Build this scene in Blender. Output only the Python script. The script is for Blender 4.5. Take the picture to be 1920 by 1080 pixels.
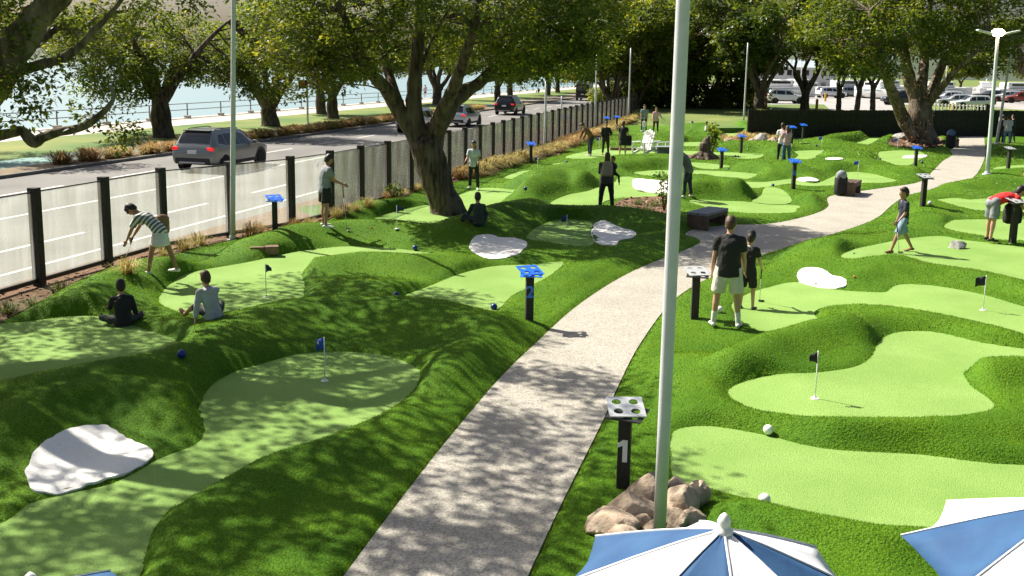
import bpy, bmesh, math, random
import numpy as np
from mathutils import Vector, Matrix, Euler, noise
from mathutils.geometry import delaunay_2d_cdt

for _o in list(bpy.data.objects):
    bpy.data.objects.remove(_o)
scene = bpy.context.scene
COL = scene.collection
R = math.radians
random.seed(7)
rng = np.random.default_rng(7)

# ------------------------------------------------------------------ camera
CAM_H, F_PX, PP_Y, HORIZON, ROLL = 4.2, 1867.0, 440.0, 125.0, 1.0
_p = math.atan((PP_Y - HORIZON) / F_PX)
_r = R(ROLL)
C_F = Vector((0, math.cos(_p), -math.sin(_p)))
_R0, _U0 = Vector((1, 0, 0)), Vector((0, math.sin(_p), math.cos(_p)))
C_R = _R0 * math.cos(_r) + _U0 * math.sin(_r)
C_U = _U0 * math.cos(_r) - _R0 * math.sin(_r)
cam_d = bpy.data.cameras.new('camera')
cam = bpy.data.objects.new('camera', cam_d)
COL.objects.link(cam)
cam_d.sensor_width = 36.0
cam_d.lens = 36.0 * F_PX / 1920.0
cam_d.shift_y = -(540.0 - PP_Y) / 1920.0
cam_d.clip_start, cam_d.clip_end = 0.1, 6000.0
_m = Matrix((C_R, C_U, -C_F)).transposed().to_4x4()
_m.translation = (0, 0, CAM_H)
cam.matrix_world = _m
scene.camera = cam

# ------------------------------------------------------------------ sky, sun, exposure
SUN_EL, SUN_AZ = 46.0, 146.0           # azimuth measured from +X towards +Y: the sun stands to the back left
world = bpy.data.worlds.new('World')
scene.world = world
world.use_nodes = True
_nt = world.node_tree
_bg = _nt.nodes['Background']
_sky = _nt.nodes.new('ShaderNodeTexSky')
_sky.sky_type = 'NISHITA'
_sky.sun_disc = False
_sky.sun_elevation = R(SUN_EL)
_sky.sun_rotation = R(90.0 - SUN_AZ)
_sky.air_density, _sky.dust_density, _sky.ozone_density = 0.9, 4.0, 0.6
_nt.links.new(_sky.outputs[0], _bg.inputs[0])
_bg.inputs[1].default_value = 0.055
sun_d = bpy.data.lights.new('sun', 'SUN')
sun_d.energy = 5.0
sun_d.angle = R(0.55)
sun_d.color = (1.0, 0.93, 0.81)
sun = bpy.data.objects.new('sun', sun_d)
COL.objects.link(sun)
SUN_DIR = Vector((math.cos(R(SUN_EL)) * math.cos(R(SUN_AZ)), math.cos(R(SUN_EL)) * math.sin(R(SUN_AZ)), math.sin(R(SUN_EL))))
sun.rotation_euler = SUN_DIR.to_track_quat('Z', 'Y').to_euler()
sun.location = SUN_DIR * 60
vs = scene.view_settings
vs.view_transform = 'Standard'
vs.look = 'None'
vs.exposure = 1.0
vs.gamma = 1.0
scene.cycles.use_denoising = True
scene.cycles.max_bounces = 8
scene.cycles.transparent_max_bounces = 24
scene.cycles.transmission_bounces = 6
scene.cycles.caustics_reflective = False
scene.cycles.caustics_refractive = False
scene.cycles.sample_clamp_indirect = 6.0

# ------------------------------------------------------------------ from the photograph's pixels (1920 x 1080) to the ground
def G(px, py, z=0.0):
    d = C_F + C_R * ((px - 960.0) / F_PX) - C_U * ((py - PP_Y) / F_PX)
    t = (z - CAM_H) / d.z
    return Vector((d.x * t, d.y * t, z))
def at_depth(px, py, y):                 # the point of a pixel's ray that lies y metres ahead
    d = C_F + C_R * ((px - 960.0) / F_PX) - C_U * ((py - PP_Y) / F_PX)
    t = y / d.y
    return Vector((d.x * t, y, CAM_H + d.z * t))
RD = Vector((0.244, 0.970, 0)).normalized()      # along the road
RN = Vector((-RD.y, RD.x, 0))                    # away from the course, over the road towards the sea
RO = Vector((-9.5, 18.4, 0))
def road(al, pe, z=0.0):
    v = RO + RD * al + RN * pe
    return Vector((v.x, v.y, z))

# ------------------------------------------------------------------ tagging
def tag(o, label=None, cat=None, group=None, kind=None):
    if label: o['label'] = label
    if cat: o['category'] = cat
    if group: o['group'] = group
    if kind: o['kind'] = kind
    return o
def empty(name, loc=(0, 0, 0), rz=0.0, scale=1.0):
    o = bpy.data.objects.new(name, None)
    o.empty_display_size = 0.2
    COL.objects.link(o)
    o.location = loc
    o.rotation_euler = (0, 0, rz)
    o.scale = (scale,) * 3
    return o
def obj(name, me, parent=None, loc=None):
    o = bpy.data.objects.new(name, me)
    COL.objects.link(o)
    if parent: o.parent = parent
    if loc is not None: o.location = loc
    return o
def copy_tree(o, parent=None):
    c = o.copy()
    COL.objects.link(c)
    c.parent = parent
    for ch in list(o.children):
        copy_tree(ch, c)
    return c

# ------------------------------------------------------------------ materials
MATS = {}
def mat(name, col, rough=0.6, var=0.0, scale=6.0, bump=0.0, bscale=40.0, metal=0.0, col2=None, emit=None, estr=0.0, spec=0.5, trans=0.0, coat=0.0, detail=4.0):
    if name in MATS: return MATS[name]
    m = bpy.data.materials.new(name)
    m.use_nodes = True
    nt = m.node_tree
    b = nt.nodes['Principled BSDF']
    b.inputs['Base Color'].default_value = (*col, 1)
    b.inputs['Roughness'].default_value = rough
    b.inputs['Metallic'].default_value = metal
    b.inputs['Specular IOR Level'].default_value = spec
    if coat:
        b.inputs['Coat Weight'].default_value = coat
        b.inputs['Coat Roughness'].default_value = 0.06
    if emit:
        b.inputs['Emission Color'].default_value = (*emit, 1)
        b.inputs['Emission Strength'].default_value = estr
    if trans:
        b.inputs['Transmission Weight'].default_value = trans
    if var or col2 or bump:
        tc = nt.nodes.new('ShaderNodeTexCoord')
    if var or col2:
        n = nt.nodes.new('ShaderNodeTexNoise')
        n.inputs['Scale'].default_value = scale
        n.inputs['Detail'].default_value = detail
        nt.links.new(tc.outputs['Object'], n.inputs['Vector'])
        r = nt.nodes.new('ShaderNodeValToRGB')
        c2 = col2 or tuple(min(1, c * (1 + var)) for c in col)
        c1 = col if col2 else tuple(c * (1 - var) for c in col)
        r.color_ramp.elements[0].position, r.color_ramp.elements[1].position = 0.32, 0.68
        r.color_ramp.elements[0].color, r.color_ramp.elements[1].color = (*c1, 1), (*c2, 1)
        nt.links.new(n.outputs['Fac'], r.inputs['Fac'])
        nt.links.new(r.outputs['Color'], b.inputs['Base Color'])
    if bump:
        n2 = nt.nodes.new('ShaderNodeTexNoise')
        n2.inputs['Scale'].default_value = bscale
        n2.inputs['Detail'].default_value = 3
        nt.links.new(tc.outputs['Object'], n2.inputs['Vector'])
        bp = nt.nodes.new('ShaderNodeBump')
        bp.inputs['Strength'].default_value = bump
        bp.inputs['Distance'].default_value = 0.02
        nt.links.new(n2.outputs['Fac'], bp.inputs['Height'])
        nt.links.new(bp.outputs['Normal'], b.inputs['Normal'])
    MATS[name] = m
    return m

# ------------------------------------------------------------------ mesh collecting
def mesh_np(name, V, F, mats, smooth=False, mi=None):
    me = bpy.data.meshes.new(name)
    V = np.asarray(V, dtype=np.float32)
    F = np.asarray(F, dtype=np.int32)
    k = F.shape[1]
    me.vertices.add(len(V)); me.vertices.foreach_set('co', V.ravel())
    me.loops.add(F.size); me.loops.foreach_set('vertex_index', F.ravel())
    me.polygons.add(len(F))
    me.polygons.foreach_set('loop_start', np.arange(0, F.size, k, dtype=np.int32))
    me.polygons.foreach_set('loop_total', np.full(len(F), k, dtype=np.int32))
    if mi is not None: me.polygons.foreach_set('material_index', np.asarray(mi, dtype=np.int32))
    if smooth: me.polygons.foreach_set('use_smooth', np.ones(len(F), dtype=bool))
    for m in (mats if isinstance(mats, (list, tuple)) else [mats]): me.materials.append(m)
    me.update(calc_edges=True)
    return me
def frame(d):
    d = d.normalized()
    a = Vector((0, 0, 1)) if abs(d.z) < 0.92 else Vector((1, 0, 0))
    u = d.cross(a).normalized()
    return u, u.cross(d).normalized()
class MB:
    def __init__(s): s.v, s.f = [], []
    def add(s, V, F):
        n = len(s.v)
        s.v += [tuple(v) for v in V]
        s.f += [tuple(i + n for i in f) for f in F]
        return s
    def box(s, c, size, rot=None):
        h = Vector(size) / 2
        V = [Vector((x * h.x, y * h.y, z * h.z)) for x in (-1, 1) for y in (-1, 1) for z in (-1, 1)]
        if rot is not None: V = [rot @ v for v in V]
        c = Vector(c)
        return s.add([v + c for v in V], [(0, 1, 3, 2), (4, 6, 7, 5), (0, 4, 5, 1), (2, 3, 7, 6), (0, 2, 6, 4), (1, 5, 7, 3)])
    def bbox(s, c, size, b=0.01, rot=None):          # box with chamfered edges
        hx, hy, hz = size[0] / 2, size[1] / 2, size[2] / 2
        bm = bmesh.new()
        bmesh.ops.create_cube(bm, size=1.0)
        for v in bm.verts: v.co = Vector((v.co.x * size[0], v.co.y * size[1], v.co.z * size[2]))
        bmesh.ops.bevel(bm, geom=bm.edges[:], offset=b, segments=2, profile=0.5, affect='EDGES')
        M = (rot.to_3x3() if rot is not None else Matrix.Identity(3))
        s.add([M @ v.co + Vector(c) for v in bm.verts], [[v.index for v in f.verts] for f in bm.faces])
        bm.free()
        return s
    def tube(s, pts, rad, n=8, cap=True):
        pts = [Vector(p) for p in pts]
        if not hasattr(rad, '__len__'): rad = [rad] * len(pts)
        V, F = [], []
        u = None
        for i, p in enumerate(pts):
            d = (pts[min(i + 1, len(pts) - 1)] - pts[max(i - 1, 0)])
            if d.length < 1e-9: d = Vector((0, 0, 1))
            d.normalize()
            if u is None: u, w = frame(d)
            else:
                u = (u - d * u.dot(d))
                u = u.normalized() if u.length > 1e-6 else frame(d)[0]
            w = d.cross(u)
            for k in range(n):
                a = 2 * math.pi * k / n
                V.append(p + (u * math.cos(a) + w * math.sin(a)) * rad[i])
        for i in range(len(pts) - 1):
            for k in range(n):
                a, b = i * n + k, i * n + (k + 1) % n
                F.append((a, b, b + n, a + n))
        if cap:
            F.append(tuple(range(n))[::-1]); F.append(tuple(range((len(pts) - 1) * n, len(pts) * n)))
        return s.add(V, F)
    def lathe(s, prof, n=16, c=(0, 0, 0)):           # prof: (r, z)
        V, F = [], []
        for r, z in prof:
            for k in range(n):
                a = 2 * math.pi * k / n
                V.append((c[0] + r * math.cos(a), c[1] + r * math.sin(a), c[2] + z))
        for i in range(len(prof) - 1):
            for k in range(n):
                a, b = i * n + k, i * n + (k + 1) % n
                F.append((a, b, b + n, a + n))
        F.append(tuple(range(n))[::-1]); F.append(tuple(range((len(prof) - 1) * n, len(prof) * n)))
        return s.add(V, F)
    def prism(s, poly, z0, z1):
        n = len(poly)
        V = [(p[0], p[1], z0) for p in poly] + [(p[0], p[1], z1) for p in poly]
        return s.add(V, [tuple(range(n))[::-1], tuple(range(n, 2 * n))] + [(i, (i + 1) % n, (i + 1) % n + n, i + n) for i in range(n)])
    def sphere(s, c, r, n=10, m=7):
        r = Vector(r) if hasattr(r, '__len__') else Vector((r, r, r))
        c = Vector(c)
        V = [c + Vector((0, 0, r.z))]
        for i in range(1, m):
            t = math.pi * i / m
            for k in range(n):
                a = 2 * math.pi * k / n
                V.append(c + Vector((r.x * math.sin(t) * math.cos(a), r.y * math.sin(t) * math.sin(a), r.z * math.cos(t))))
        V.append(c - Vector((0, 0, r.z)))
        F = [(0, 1 + k, 1 + (k + 1) % n) for k in range(n)]
        for i in range(m - 2):
            for k in range(n):
                a, b = 1 + i * n + k, 1 + i * n + (k + 1) % n
                F.append((a, a + n, b + n, b))
        l = len(V) - 1
        F += [(l, 1 + (m - 2) * n + (k + 1) % n, 1 + (m - 2) * n + k) for k in range(n)]
        return s.add(V, F)
    def mesh(s, name, m, smooth=False):
        me = bpy.data.meshes.new(name)
        me.from_pydata([tuple(v) for v in s.v], [], s.f)
        bm = bmesh.new(); bm.from_mesh(me)
        bmesh.ops.recalc_face_normals(bm, faces=bm.faces[:])
        bm.to_mesh(me); bm.free()
        if smooth:
            me.polygons.foreach_set('use_smooth', [True] * len(me.polygons))
        me.materials.append(m)
        me.update()
        return me
    def build(s, name, m, parent=None, smooth=False, loc=None):
        return obj(name, s.mesh(name, m, smooth), parent, loc)
def smooth_angle(o, deg=35):
    me = o.data
    me.polygons.foreach_set('use_smooth', [True] * len(me.polygons))
    me.set_sharp_from_angle(angle=R(deg))
    return o
def catmull(P, k=6, closed=True):
    out = []
    n = len(P)
    for i in range(n if closed else n - 1):
        if closed: a, b, c, d = P[i - 1], P[i], P[(i + 1) % n], P[(i + 2) % n]
        else: a, b, c, d = P[max(i - 1, 0)], P[i], P[i + 1], P[min(i + 2, n - 1)]
        for j in range(k):
            t = j / k
            out.append(tuple(0.5 * (2 * b[q] + (c[q] - a[q]) * t + (2 * a[q] - 5 * b[q] + 4 * c[q] - d[q]) * t * t + (3 * b[q] - a[q] - 3 * c[q] + d[q]) * t ** 3) for q in range(2)))
    if not closed: out.append(tuple(P[-1][:2]))
    return out
# ================================================================== the course: shapes traced on the ground
def lev(z, x):                            # a level, or one that rises from z0 at x0 to z1 at x1
    return z if not isinstance(z, tuple) else z[0] + (z[2] - z[0]) * np.clip((x - z[1]) / (z[3] - z[1]), 0, 1)
def gz_lev(x, y, z):
    g = G(x, y, lev(z, 3.0))
    for _ in range(5): g = G(x, y, float(lev(z, g.x)))
    return g
def gp(P, z=0.0, k=5):
    return np.array(catmull([tuple(gz_lev(x, y, z)[:2]) for x, y in P], k))
GREENS = {   # outline in photo pixels, level in metres
 'front_right': ([(1258,825),(1275,806),(1340,803),(1440,819),(1500,835),(1560,846),(1640,851),(1740,857),(1840,870),(1940,876),(2060,880),(2060,1010),(1940,1004),(1840,1003),(1740,1003),(1640,1000),(1560,986),(1500,968),(1430,946),(1360,926),(1300,912),(1262,896)], 0.0),
 'flag_right': ([(1365,738),(1390,721),(1450,706),(1520,701),(1600,690),(1633,671),(1645,648),(1665,630),(1700,623),(1760,626),(1840,645),(1920,657),(2020,668),(2020,694),(1920,690),(1840,692),(1814,697),(1807,708),(1822,727),(1850,746),(1864,762),(1848,773),(1780,782),(1680,785),(1560,783),(1480,779),(1400,766)], (0.05, 2.4, 0.22, 3.8)),
 'hole_three': ([(1372,572),(1400,553),(1440,540),(1490,530),(1540,540),(1585,546),(1640,549),(1662,548),(1676,538),(1700,534),(1760,538),(1840,553),(1920,576),(2020,600),(2020,650),(1920,630),(1860,613),(1780,593),(1700,579),(1620,572),(1560,575),(1530,583),(1528,594),(1538,602),(1518,614),(1475,625),(1425,622),(1388,602)], (0.06, 4.2, 0.34, 7.4)),
 'boy_right': ([(1576,482),(1605,468),(1673,453),(1711,447),(1744,444),(1773,444),(1796,449),(1825,453),(1862,457),(1930,466),(2010,478),(2010,556),(1930,533),(1860,513),(1780,501),(1700,495),(1640,494),(1592,490)], 0.38),
 'red_right': ([(1770,428),(1785,415),(1803,413),(1847,412),(1890,412),(1990,416),(1990,458),(1930,452),(1862,450),(1841,443),(1810,438)], 0.36),
 'far_right': ([(1750,378),(1788,373),(1818,376),(1847,374),(1990,370),(1990,398),(1847,397),(1810,392),(1781,389),(1751,384)], 0.28),
 'last_right': ([(1858,322),(1880,313),(1980,308),(1980,318),(1876,326)], 0.15),
 'flag_left': ([(500,682),(560,666),(640,661),(720,668),(775,688),(790,710),(768,742),(700,790),(600,832),(540,852),(480,872),(400,915),(320,960),(282,1015),(262,1085),(200,1120),(-60,1120),(-60,1010),(10,980),(60,945),(130,928),(220,905),(300,862),(372,832),(382,800),(372,768),(395,728),(440,700)], 0.0),
 'fence_left': ([(338,522),(390,506),(480,490),(560,473),(650,463),(740,467),(820,478),(838,488),(800,497),(720,491),(640,491),(590,500),(568,516),(572,540),(560,570),(500,590),(430,598),(350,590),(300,570),(308,545)], 0.0),
 'path_left': ([(748,562),(800,540),(860,516),(930,500),(1000,497),(1056,492),(1035,515),(992,540),(960,556),(930,586),(905,592),(850,577),(780,568)], 0.0),
 'edge_left': ([(-60,625),(60,604),(180,596),(290,625),(338,646),(330,672),(280,700),(180,722),(60,742),(-60,760)], 0.0),
 'tree_left': ([(690,418),(740,398),(800,385),(850,370),(905,353),(960,358),(972,362),(950,374),(920,392),(870,420),(800,428),(730,430)], 0.0),
 'flag_mid': ([(1013,424),(1047,413),(1088,414),(1111,419),(1106,438),(1113,458),(1088,464),(1026,455),(988,449),(997,434)], 0.0),
 'woman_mid': ([(1030,384),(1068,367),(1109,360),(1150,345),(1158,336),(1172,333),(1190,335),(1187,345),(1197,361),(1255,364),(1256,371),(1160,373),(1126,384),(1113,400),(1063,403),(1036,395)], 0.0),
 'block_mid': ([(947,333),(980,322),(1026,320),(1068,323),(1100,325),(1047,331),(997,339),(955,337)], 0.0),
 'group_mid': ([(1060,296),(1080,289),(1130,280),(1180,277),(1240,279),(1264,283),(1240,290),(1190,294),(1130,299),(1075,299)], 0.0),
 'dot_mid': ([(1036,309),(1059,306),(1088,307),(1128,309),(1142,314),(1088,317),(1047,313)], 0.0),
 'strip_mid': ([(1188,326),(1225,322),(1262,323),(1262,329),(1213,331)], 0.0),
 'far_a': ([(1285,224),(1302,226),(1315,234),(1362,237),(1367,245),(1393,254),(1377,257),(1343,247),(1327,241),(1290,233)], 0.0),
 'far_b': ([(1280,252),(1310,255),(1335,258),(1330,263),(1284,259)], 0.0),
 'far_c': ([(1280,270),(1310,268),(1340,268),(1357,270),(1382,275),(1380,279),(1310,276),(1280,276)], 0.0),
 'far_d': ([(1280,284),(1343,287),(1377,288),(1430,291),(1420,298),(1393,299),(1360,295),(1286,291)], 0.0),
 'far_e': ([(1290,307),(1332,308),(1390,316),(1394,320),(1353,320),(1290,317)], 0.0),
 'far_f': ([(1290,322),(1335,322),(1393,327),(1420,331),(1393,338),(1352,334),(1323,329),(1290,327)], 0.0),
 'far_g': ([(1340,342),(1377,341),(1427,343),(1473,338),(1490,337),(1510,343),(1534,344),(1583,326),(1630,327),(1672,337),(1681,340),(1663,344),(1613,345),(1560,349),(1510,350),(1480,346),(1440,352),(1410,354),(1385,350),(1360,344)], 0.0),
 'far_h': ([(1485,287),(1527,283),(1584,286),(1582,290),(1537,293),(1529,297),(1533,302),(1502,305),(1483,303),(1497,293)], 0.0),
 'far_i': ([(1485,258),(1502,257),(1527,257),(1538,262),(1527,270),(1502,271),(1485,268)], 0.0),
 'far_j': ([(1435,353),(1468,358),(1482,383),(1412,382),(1427,370)], 0.0),
 'far_k': ([(1293,378),(1360,379),(1490,386),(1494,393),(1477,401),(1374,399),(1310,386)], 0.0),
 'far_l': ([(1622,276),(1647,265),(1672,257),(1673,252),(1640,251),(1638,256),(1622,265),(1597,272),(1563,275),(1597,278)], 0.0),
 'far_m': ([(1647,288),(1657,285),(1687,283),(1713,284),(1727,286),(1736,294),(1727,299),(1713,307),(1693,315),(1663,310),(1650,302)], 0.0),
 'far_n': ([(1195,252),(1230,247),(1262,250),(1268,262),(1240,262),(1200,258)], 0.0),
}
GP = {k: (gp(P, z), z) for k, (P, z) in GREENS.items()}
PATH_L = [(500,1280),(645,1080),(780,900),(860,800),(935,712),(1000,648),(1090,568),(1190,507),(1312,456),(1285,440),(1310,428),(1375,422),(1450,419),(1525,402),(1553,387),(1553,370),(1590,362),(1660,352),(1725,341),(1750,320),(1768,302),(1785,291),(1782,280),(1795,262),(1800,254)]
PATH_R = [(900,1280),(990,1080),(1060,930),(1130,790),(1160,722),(1200,645),(1258,568),(1320,526),(1420,482),(1500,457),(1600,427),(1645,408),(1672,385),(1700,367),(1750,356),(1800,347),(1828,330),(1843,305),(1848,285),(1846,265),(1846,254)]
_pl = catmull([tuple(G(*p)[:2]) for p in PATH_L], 5, False)
_pr = catmull([tuple(G(*p)[:2]) for p in PATH_R], 5, False)
PATH = np.array(_pl + _pr[::-1])
# garden bed between the fence and the turf
FENCE = [road(-14, -0.8), road(-7, -0.8), road(4, -0.8), road(8, -2.2), road(14, -2.4), road(25, -2.5), road(36, -2.2), road(46, -2.0), road(76, -2.1)]
_be = [(-300,720),(-120,650),(0,608),(100,572),(200,532),(270,492),(330,480),(390,462),(480,446),(560,438),(640,407),(740,378),(800,355),(880,338),(925,325),(960,312),(1000,302),(1050,290),(1085,268),(1130,254),(1165,236),(1195,225)]
_bew = catmull([tuple(G(*p)[:2]) for p in _be], 4, False)
BED = np.array(_bew + [tuple((v + RN * 0.25)[:2]) for v in FENCE][::-1])
# planted islands: stump and rocks among the far greens, planting by the woman with the backpack, boulders at the pole
BED_MID = gp([(1155,384),(1185,374),(1255,376),(1262,400),(1240,410),(1180,404),(1158,396)])
BED_STUMP = gp([(1268,296),(1300,291),(1345,297),(1350,302),(1300,303),(1272,302)])
BED_ROCK = gp([(1352,266),(1385,255),(1440,254),(1475,262),(1462,272),(1420,274),(1375,270)])
BED_TREE = gp([(1665,276),(1690,266),(1740,264),(1765,272),(1760,279),(1700,280)])
BEDS = [BED, BED_MID, BED_STUMP, BED_ROCK, BED_TREE]

def seg_dist(P, A, B):
    d = B - A
    L = max(float(d @ d), 1e-12)
    t = np.clip(((P - A) @ d) / L, 0, 1)
    q = P - A - t[:, None] * d
    return np.sqrt((q * q).sum(1)), t
def poly_sdf(P, poly, margin=2.5):       # negative inside; far points get `margin`
    out = np.full(len(P), margin)
    lo, hi = poly.min(0) - margin, poly.max(0) + margin
    idx = np.where((P[:, 0] > lo[0]) & (P[:, 0] < hi[0]) & (P[:, 1] > lo[1]) & (P[:, 1] < hi[1]))[0]
    if len(idx) == 0: return out
    Q = P[idx]
    dm = np.full(len(Q), 1e9)
    ins = np.zeros(len(Q), bool)
    n = len(poly)
    for i in range(n):
        A, B = poly[i], poly[(i + 1) % n]
        dm = np.minimum(dm, seg_dist(Q, A, B)[0])
        if A[1] != B[1]:
            c = (A[1] > Q[:, 1]) != (B[1] > Q[:, 1])
            ins ^= c & (Q[:, 0] < (B[0] - A[0]) * (Q[:, 1] - A[1]) / (B[1] - A[1]) + A[0])
    out[idx] = np.minimum(np.where(ins, -dm, dm), margin)
    return out
def sstep(a, b, x):
    t = np.clip((x - a) / (b - a), 0, 1)
    return t * t * (3 - 2 * t)

# ridges and mounds: crest in photo pixels (at its foot level), height, half width in metres
RIDGES = [
 ([(1262,800),(1350,792),(1500,812),(1700,810),(1930,826)], 0.10, 0.3, 0.25),
 ([(1380,690),(1440,662),(1520,640),(1580,636)], 0.30, 0.50, 0.2),
 ([(1600,620),(1625,594),(1700,594),(1780,608),(1860,629),(1950,653)], 0.16, 0.30, 0.36),
 ([(1835,712),(1900,710),(2000,710)], 0.26, 0.42, 0.25),
 ([(1330,790),(1300,740),(1290,690)], 0.12, 0.5),
 ([(1600,518),(1640,508),(1700,508),(1780,514),(1860,528),(1950,551)], 0.12, 0.34, 0.4),
 ([(1560,500),(1600,510),(1660,530)], 0.22, 0.6),
 ([(1480,490),(1560,470)], 0.15, 0.6),
 ([(1720,425),(1760,440),(1830,446)], 0.12, 0.6),
 ([(1720,412),(1780,400),(1850,406),(1930,408)], 0.22, 0.8),
 ([(1400,985),(1500,1012),(1650,1040),(1800,1045)], 0.20, 0.3),
 ([(1790,360),(1850,352),(1930,350)], 0.25, 1.2),
 ([(1870,335),(1940,335)], 0.2, 1.2),
 # left of the path
 ([(-60,790),(60,765),(180,738),(300,705),(400,660),(480,628),(560,604),(680,592),(800,604),(900,630)], 0.32, 0.85),
 ([(20,840),(90,790),(180,768),(300,776)], 0.30, 0.7),
 ([(330,1060),(420,960),(520,890),(640,850),(740,800)], 0.12, 0.6),
 ([(830,720),(870,690),(900,660)], 0.22, 0.6),
 ([(590,512),(680,502),(780,506),(840,500)], 0.26, 0.75),
 ([(640,545),(720,550)], 0.18, 0.8),
 ([(480,474),(560,452),(650,442),(740,444),(830,452)], 0.34, 0.75),
 ([(560,446),(640,430),(700,432)], 0.15, 0.6),
 ([(640,400),(700,398),(760,394)], 0.30, 0.9),
 ([(150,586),(200,552),(260,526),(330,520)], 0.36, 0.65),
 ([(340,622),(400,620),(460,606)], 0.14, 0.6),
 ([(980,372),(1010,356),(1060,348),(1110,356)], 0.68, 1.25),
 ([(880,432),(930,414),(990,400)], 0.36, 0.9),
 ([(1000,410),(1050,408),(1130,408),(1220,420),(1250,430)], 0.30, 0.8),
 ([(1130,480),(1190,470),(1240,450)], 0.10, 0.6),
 ([(1000,480),(1080,480)], 0.10, 0.6),
 ([(1040,545),(1100,520),(1160,490)], 0.10, 0.5),
 ([(1310,372),(1345,368),(1385,374)], 0.56, 1.3),
 ([(1440,372),(1500,376),(1530,384)], 0.22, 1.2),
 ([(1410,328),(1440,325),(1470,328)], 0.42, 1.6),
 ([(1500,318),(1560,320)], 0.30, 1.7),
 ([(1560,306),(1620,312)], 0.25, 1.7),
 ([(1545,296),(1590,300),(1640,296)], 0.30, 1.7),
 ([(1555,276),(1590,268),(1625,262)], 0.40, 2.6),
 ([(1660,325),(1700,328)], 0.25, 1.5),
 ([(1130,320),(1180,316),(1240,318)], 0.40, 1.7),
 ([(1060,322),(1110,330)], 0.2, 1.2),
 ([(1180,304),(1250,304)], 0.25, 1.5),
 ([(1225,270),(1258,268)], 0.55, 1.8),
 ([(1370,250),(1400,245),(1450,250)], 0.55, 2.6),
 ([(1310,262),(1350,264)], 0.45, 2.3),
 ([(1385,284),(1430,286)], 0.4, 2.0),
 ([(1450,283),(1475,290)], 0.3, 2.0),
 ([(1690,272),(1760,270)], 0.35, 2.5),
 ([(1500,249),(1560,248)], 0.3, 2.5),
 ([(1290,246),(1320,243)], 0.35, 2.5),
]
RW = [(np.array([tuple(G(x, y, r[3] if len(r) > 3 else 0.0)[:2]) for x, y in r[0]]), r[1], r[2]) for r in RIDGES]
RW = [(C, min(0.62, h * 1.25) if C[:, 1].mean() > 30 else h, w * (0.9 if C[:, 1].mean() > 30 else 1.0)) for C, h, w in RW]

def fields(P):
    """height, distance to the nearest green, path and planting bed for an array of ground points"""
    P = np.asarray(P, float)
    M = 2.5
    gd = np.full(len(P), M)
    num = np.zeros(len(P)); den = np.full(len(P), 0.02)
    own = np.zeros(len(P)); ownz = np.zeros(len(P)); osum = np.zeros(len(P))
    for k, (poly, z) in GP.items():
        s = poly_sdf(P, poly, M); z = lev(z, P[:, 0])
        t = sstep(0.22, 0.03, s) ** 1.5; ownz = ownz + t * z; osum += t; own = np.maximum(own, t)
        gd = np.minimum(gd, s)
        w = np.where(s < M, 1.0 / (np.maximum(s - 0.05 - 0.55 * z, 0) + 0.06) ** 2.6, 0)
        num = num + w * z; den += w
    pd = poly_sdf(P, PATH, M)
    w = np.where(pd < M, 1.0 / (np.maximum(pd, 0) + 0.06) ** 2.6, 0)
    den += w
    bd = np.full(len(P), M)
    for b in BEDS: bd = np.minimum(bd, poly_sdf(P, b, M))
    wb = np.where(bd < M, 0.5 / (np.maximum(bd, 0) + 0.1) ** 2.4, 0)
    den += wb
    h = num / den
    h = (h * (1 - own) + ownz) / (1 - own + osum)
    r = np.zeros(len(P))
    for C, hh, ww in RW:
        m = (P[:, 0] > C[:, 0].min() - 3 * ww) & (P[:, 0] < C[:, 0].max() + 3 * ww) & (P[:, 1] > C[:, 1].min() - 3 * ww) & (P[:, 1] < C[:, 1].max() + 3 * ww)
        if not m.any(): continue
        Q = P[m]
        d = np.full(len(Q), 1e9)
        for i in range(len(C) - 1): d = np.minimum(d, seg_dist(Q, C[i], C[i + 1])[0])
        r[m] = np.maximum(r[m], hh * np.exp(-(d / ww) ** 2)) + 0.25 * np.minimum(r[m], hh * np.exp(-(d / ww) ** 2))
    dist = np.hypot(P[:, 0], P[:, 1])
    ramp = np.where(dist < 30, 0.20, 0.6)
    keep = 0.10 + 0.90 * sstep(-0.02, 1.0, gd / ramp)
    keep *= sstep(0.0, 0.55, pd)
    wob = 0.035 * np.sin(P[:, 0] * 1.7 + 0.6 * np.sin(P[:, 1] * 1.1)) * np.sin(P[:, 1] * 1.3 + 0.8) * sstep(0, 0.6, gd) * sstep(0, 0.6, pd)
    lip = 0.045 * sstep(0.0, 0.07, gd) * sstep(0.0, 0.1, pd)
    bedf = sstep(-0.25, 0.1, bd)
    return h + (r * keep + wob) * np.maximum(bedf, 0.25) + lip * bedf, gd, pd, bd
def hz(x, y):
    return float(fields(np.array([[x, y]]))[0][0])
def P(px, py):                           # where a pixel's ray meets the shaped ground
    z = 0.0
    for _ in range(10):
        g = G(px, py, z)
        z = 0.5 * z + 0.5 * hz(g.x, g.y)
    return G(px, py, z)
def on(x, y, dz=0.0):
    return Vector((x, y, hz(x, y) + dz))

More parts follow.
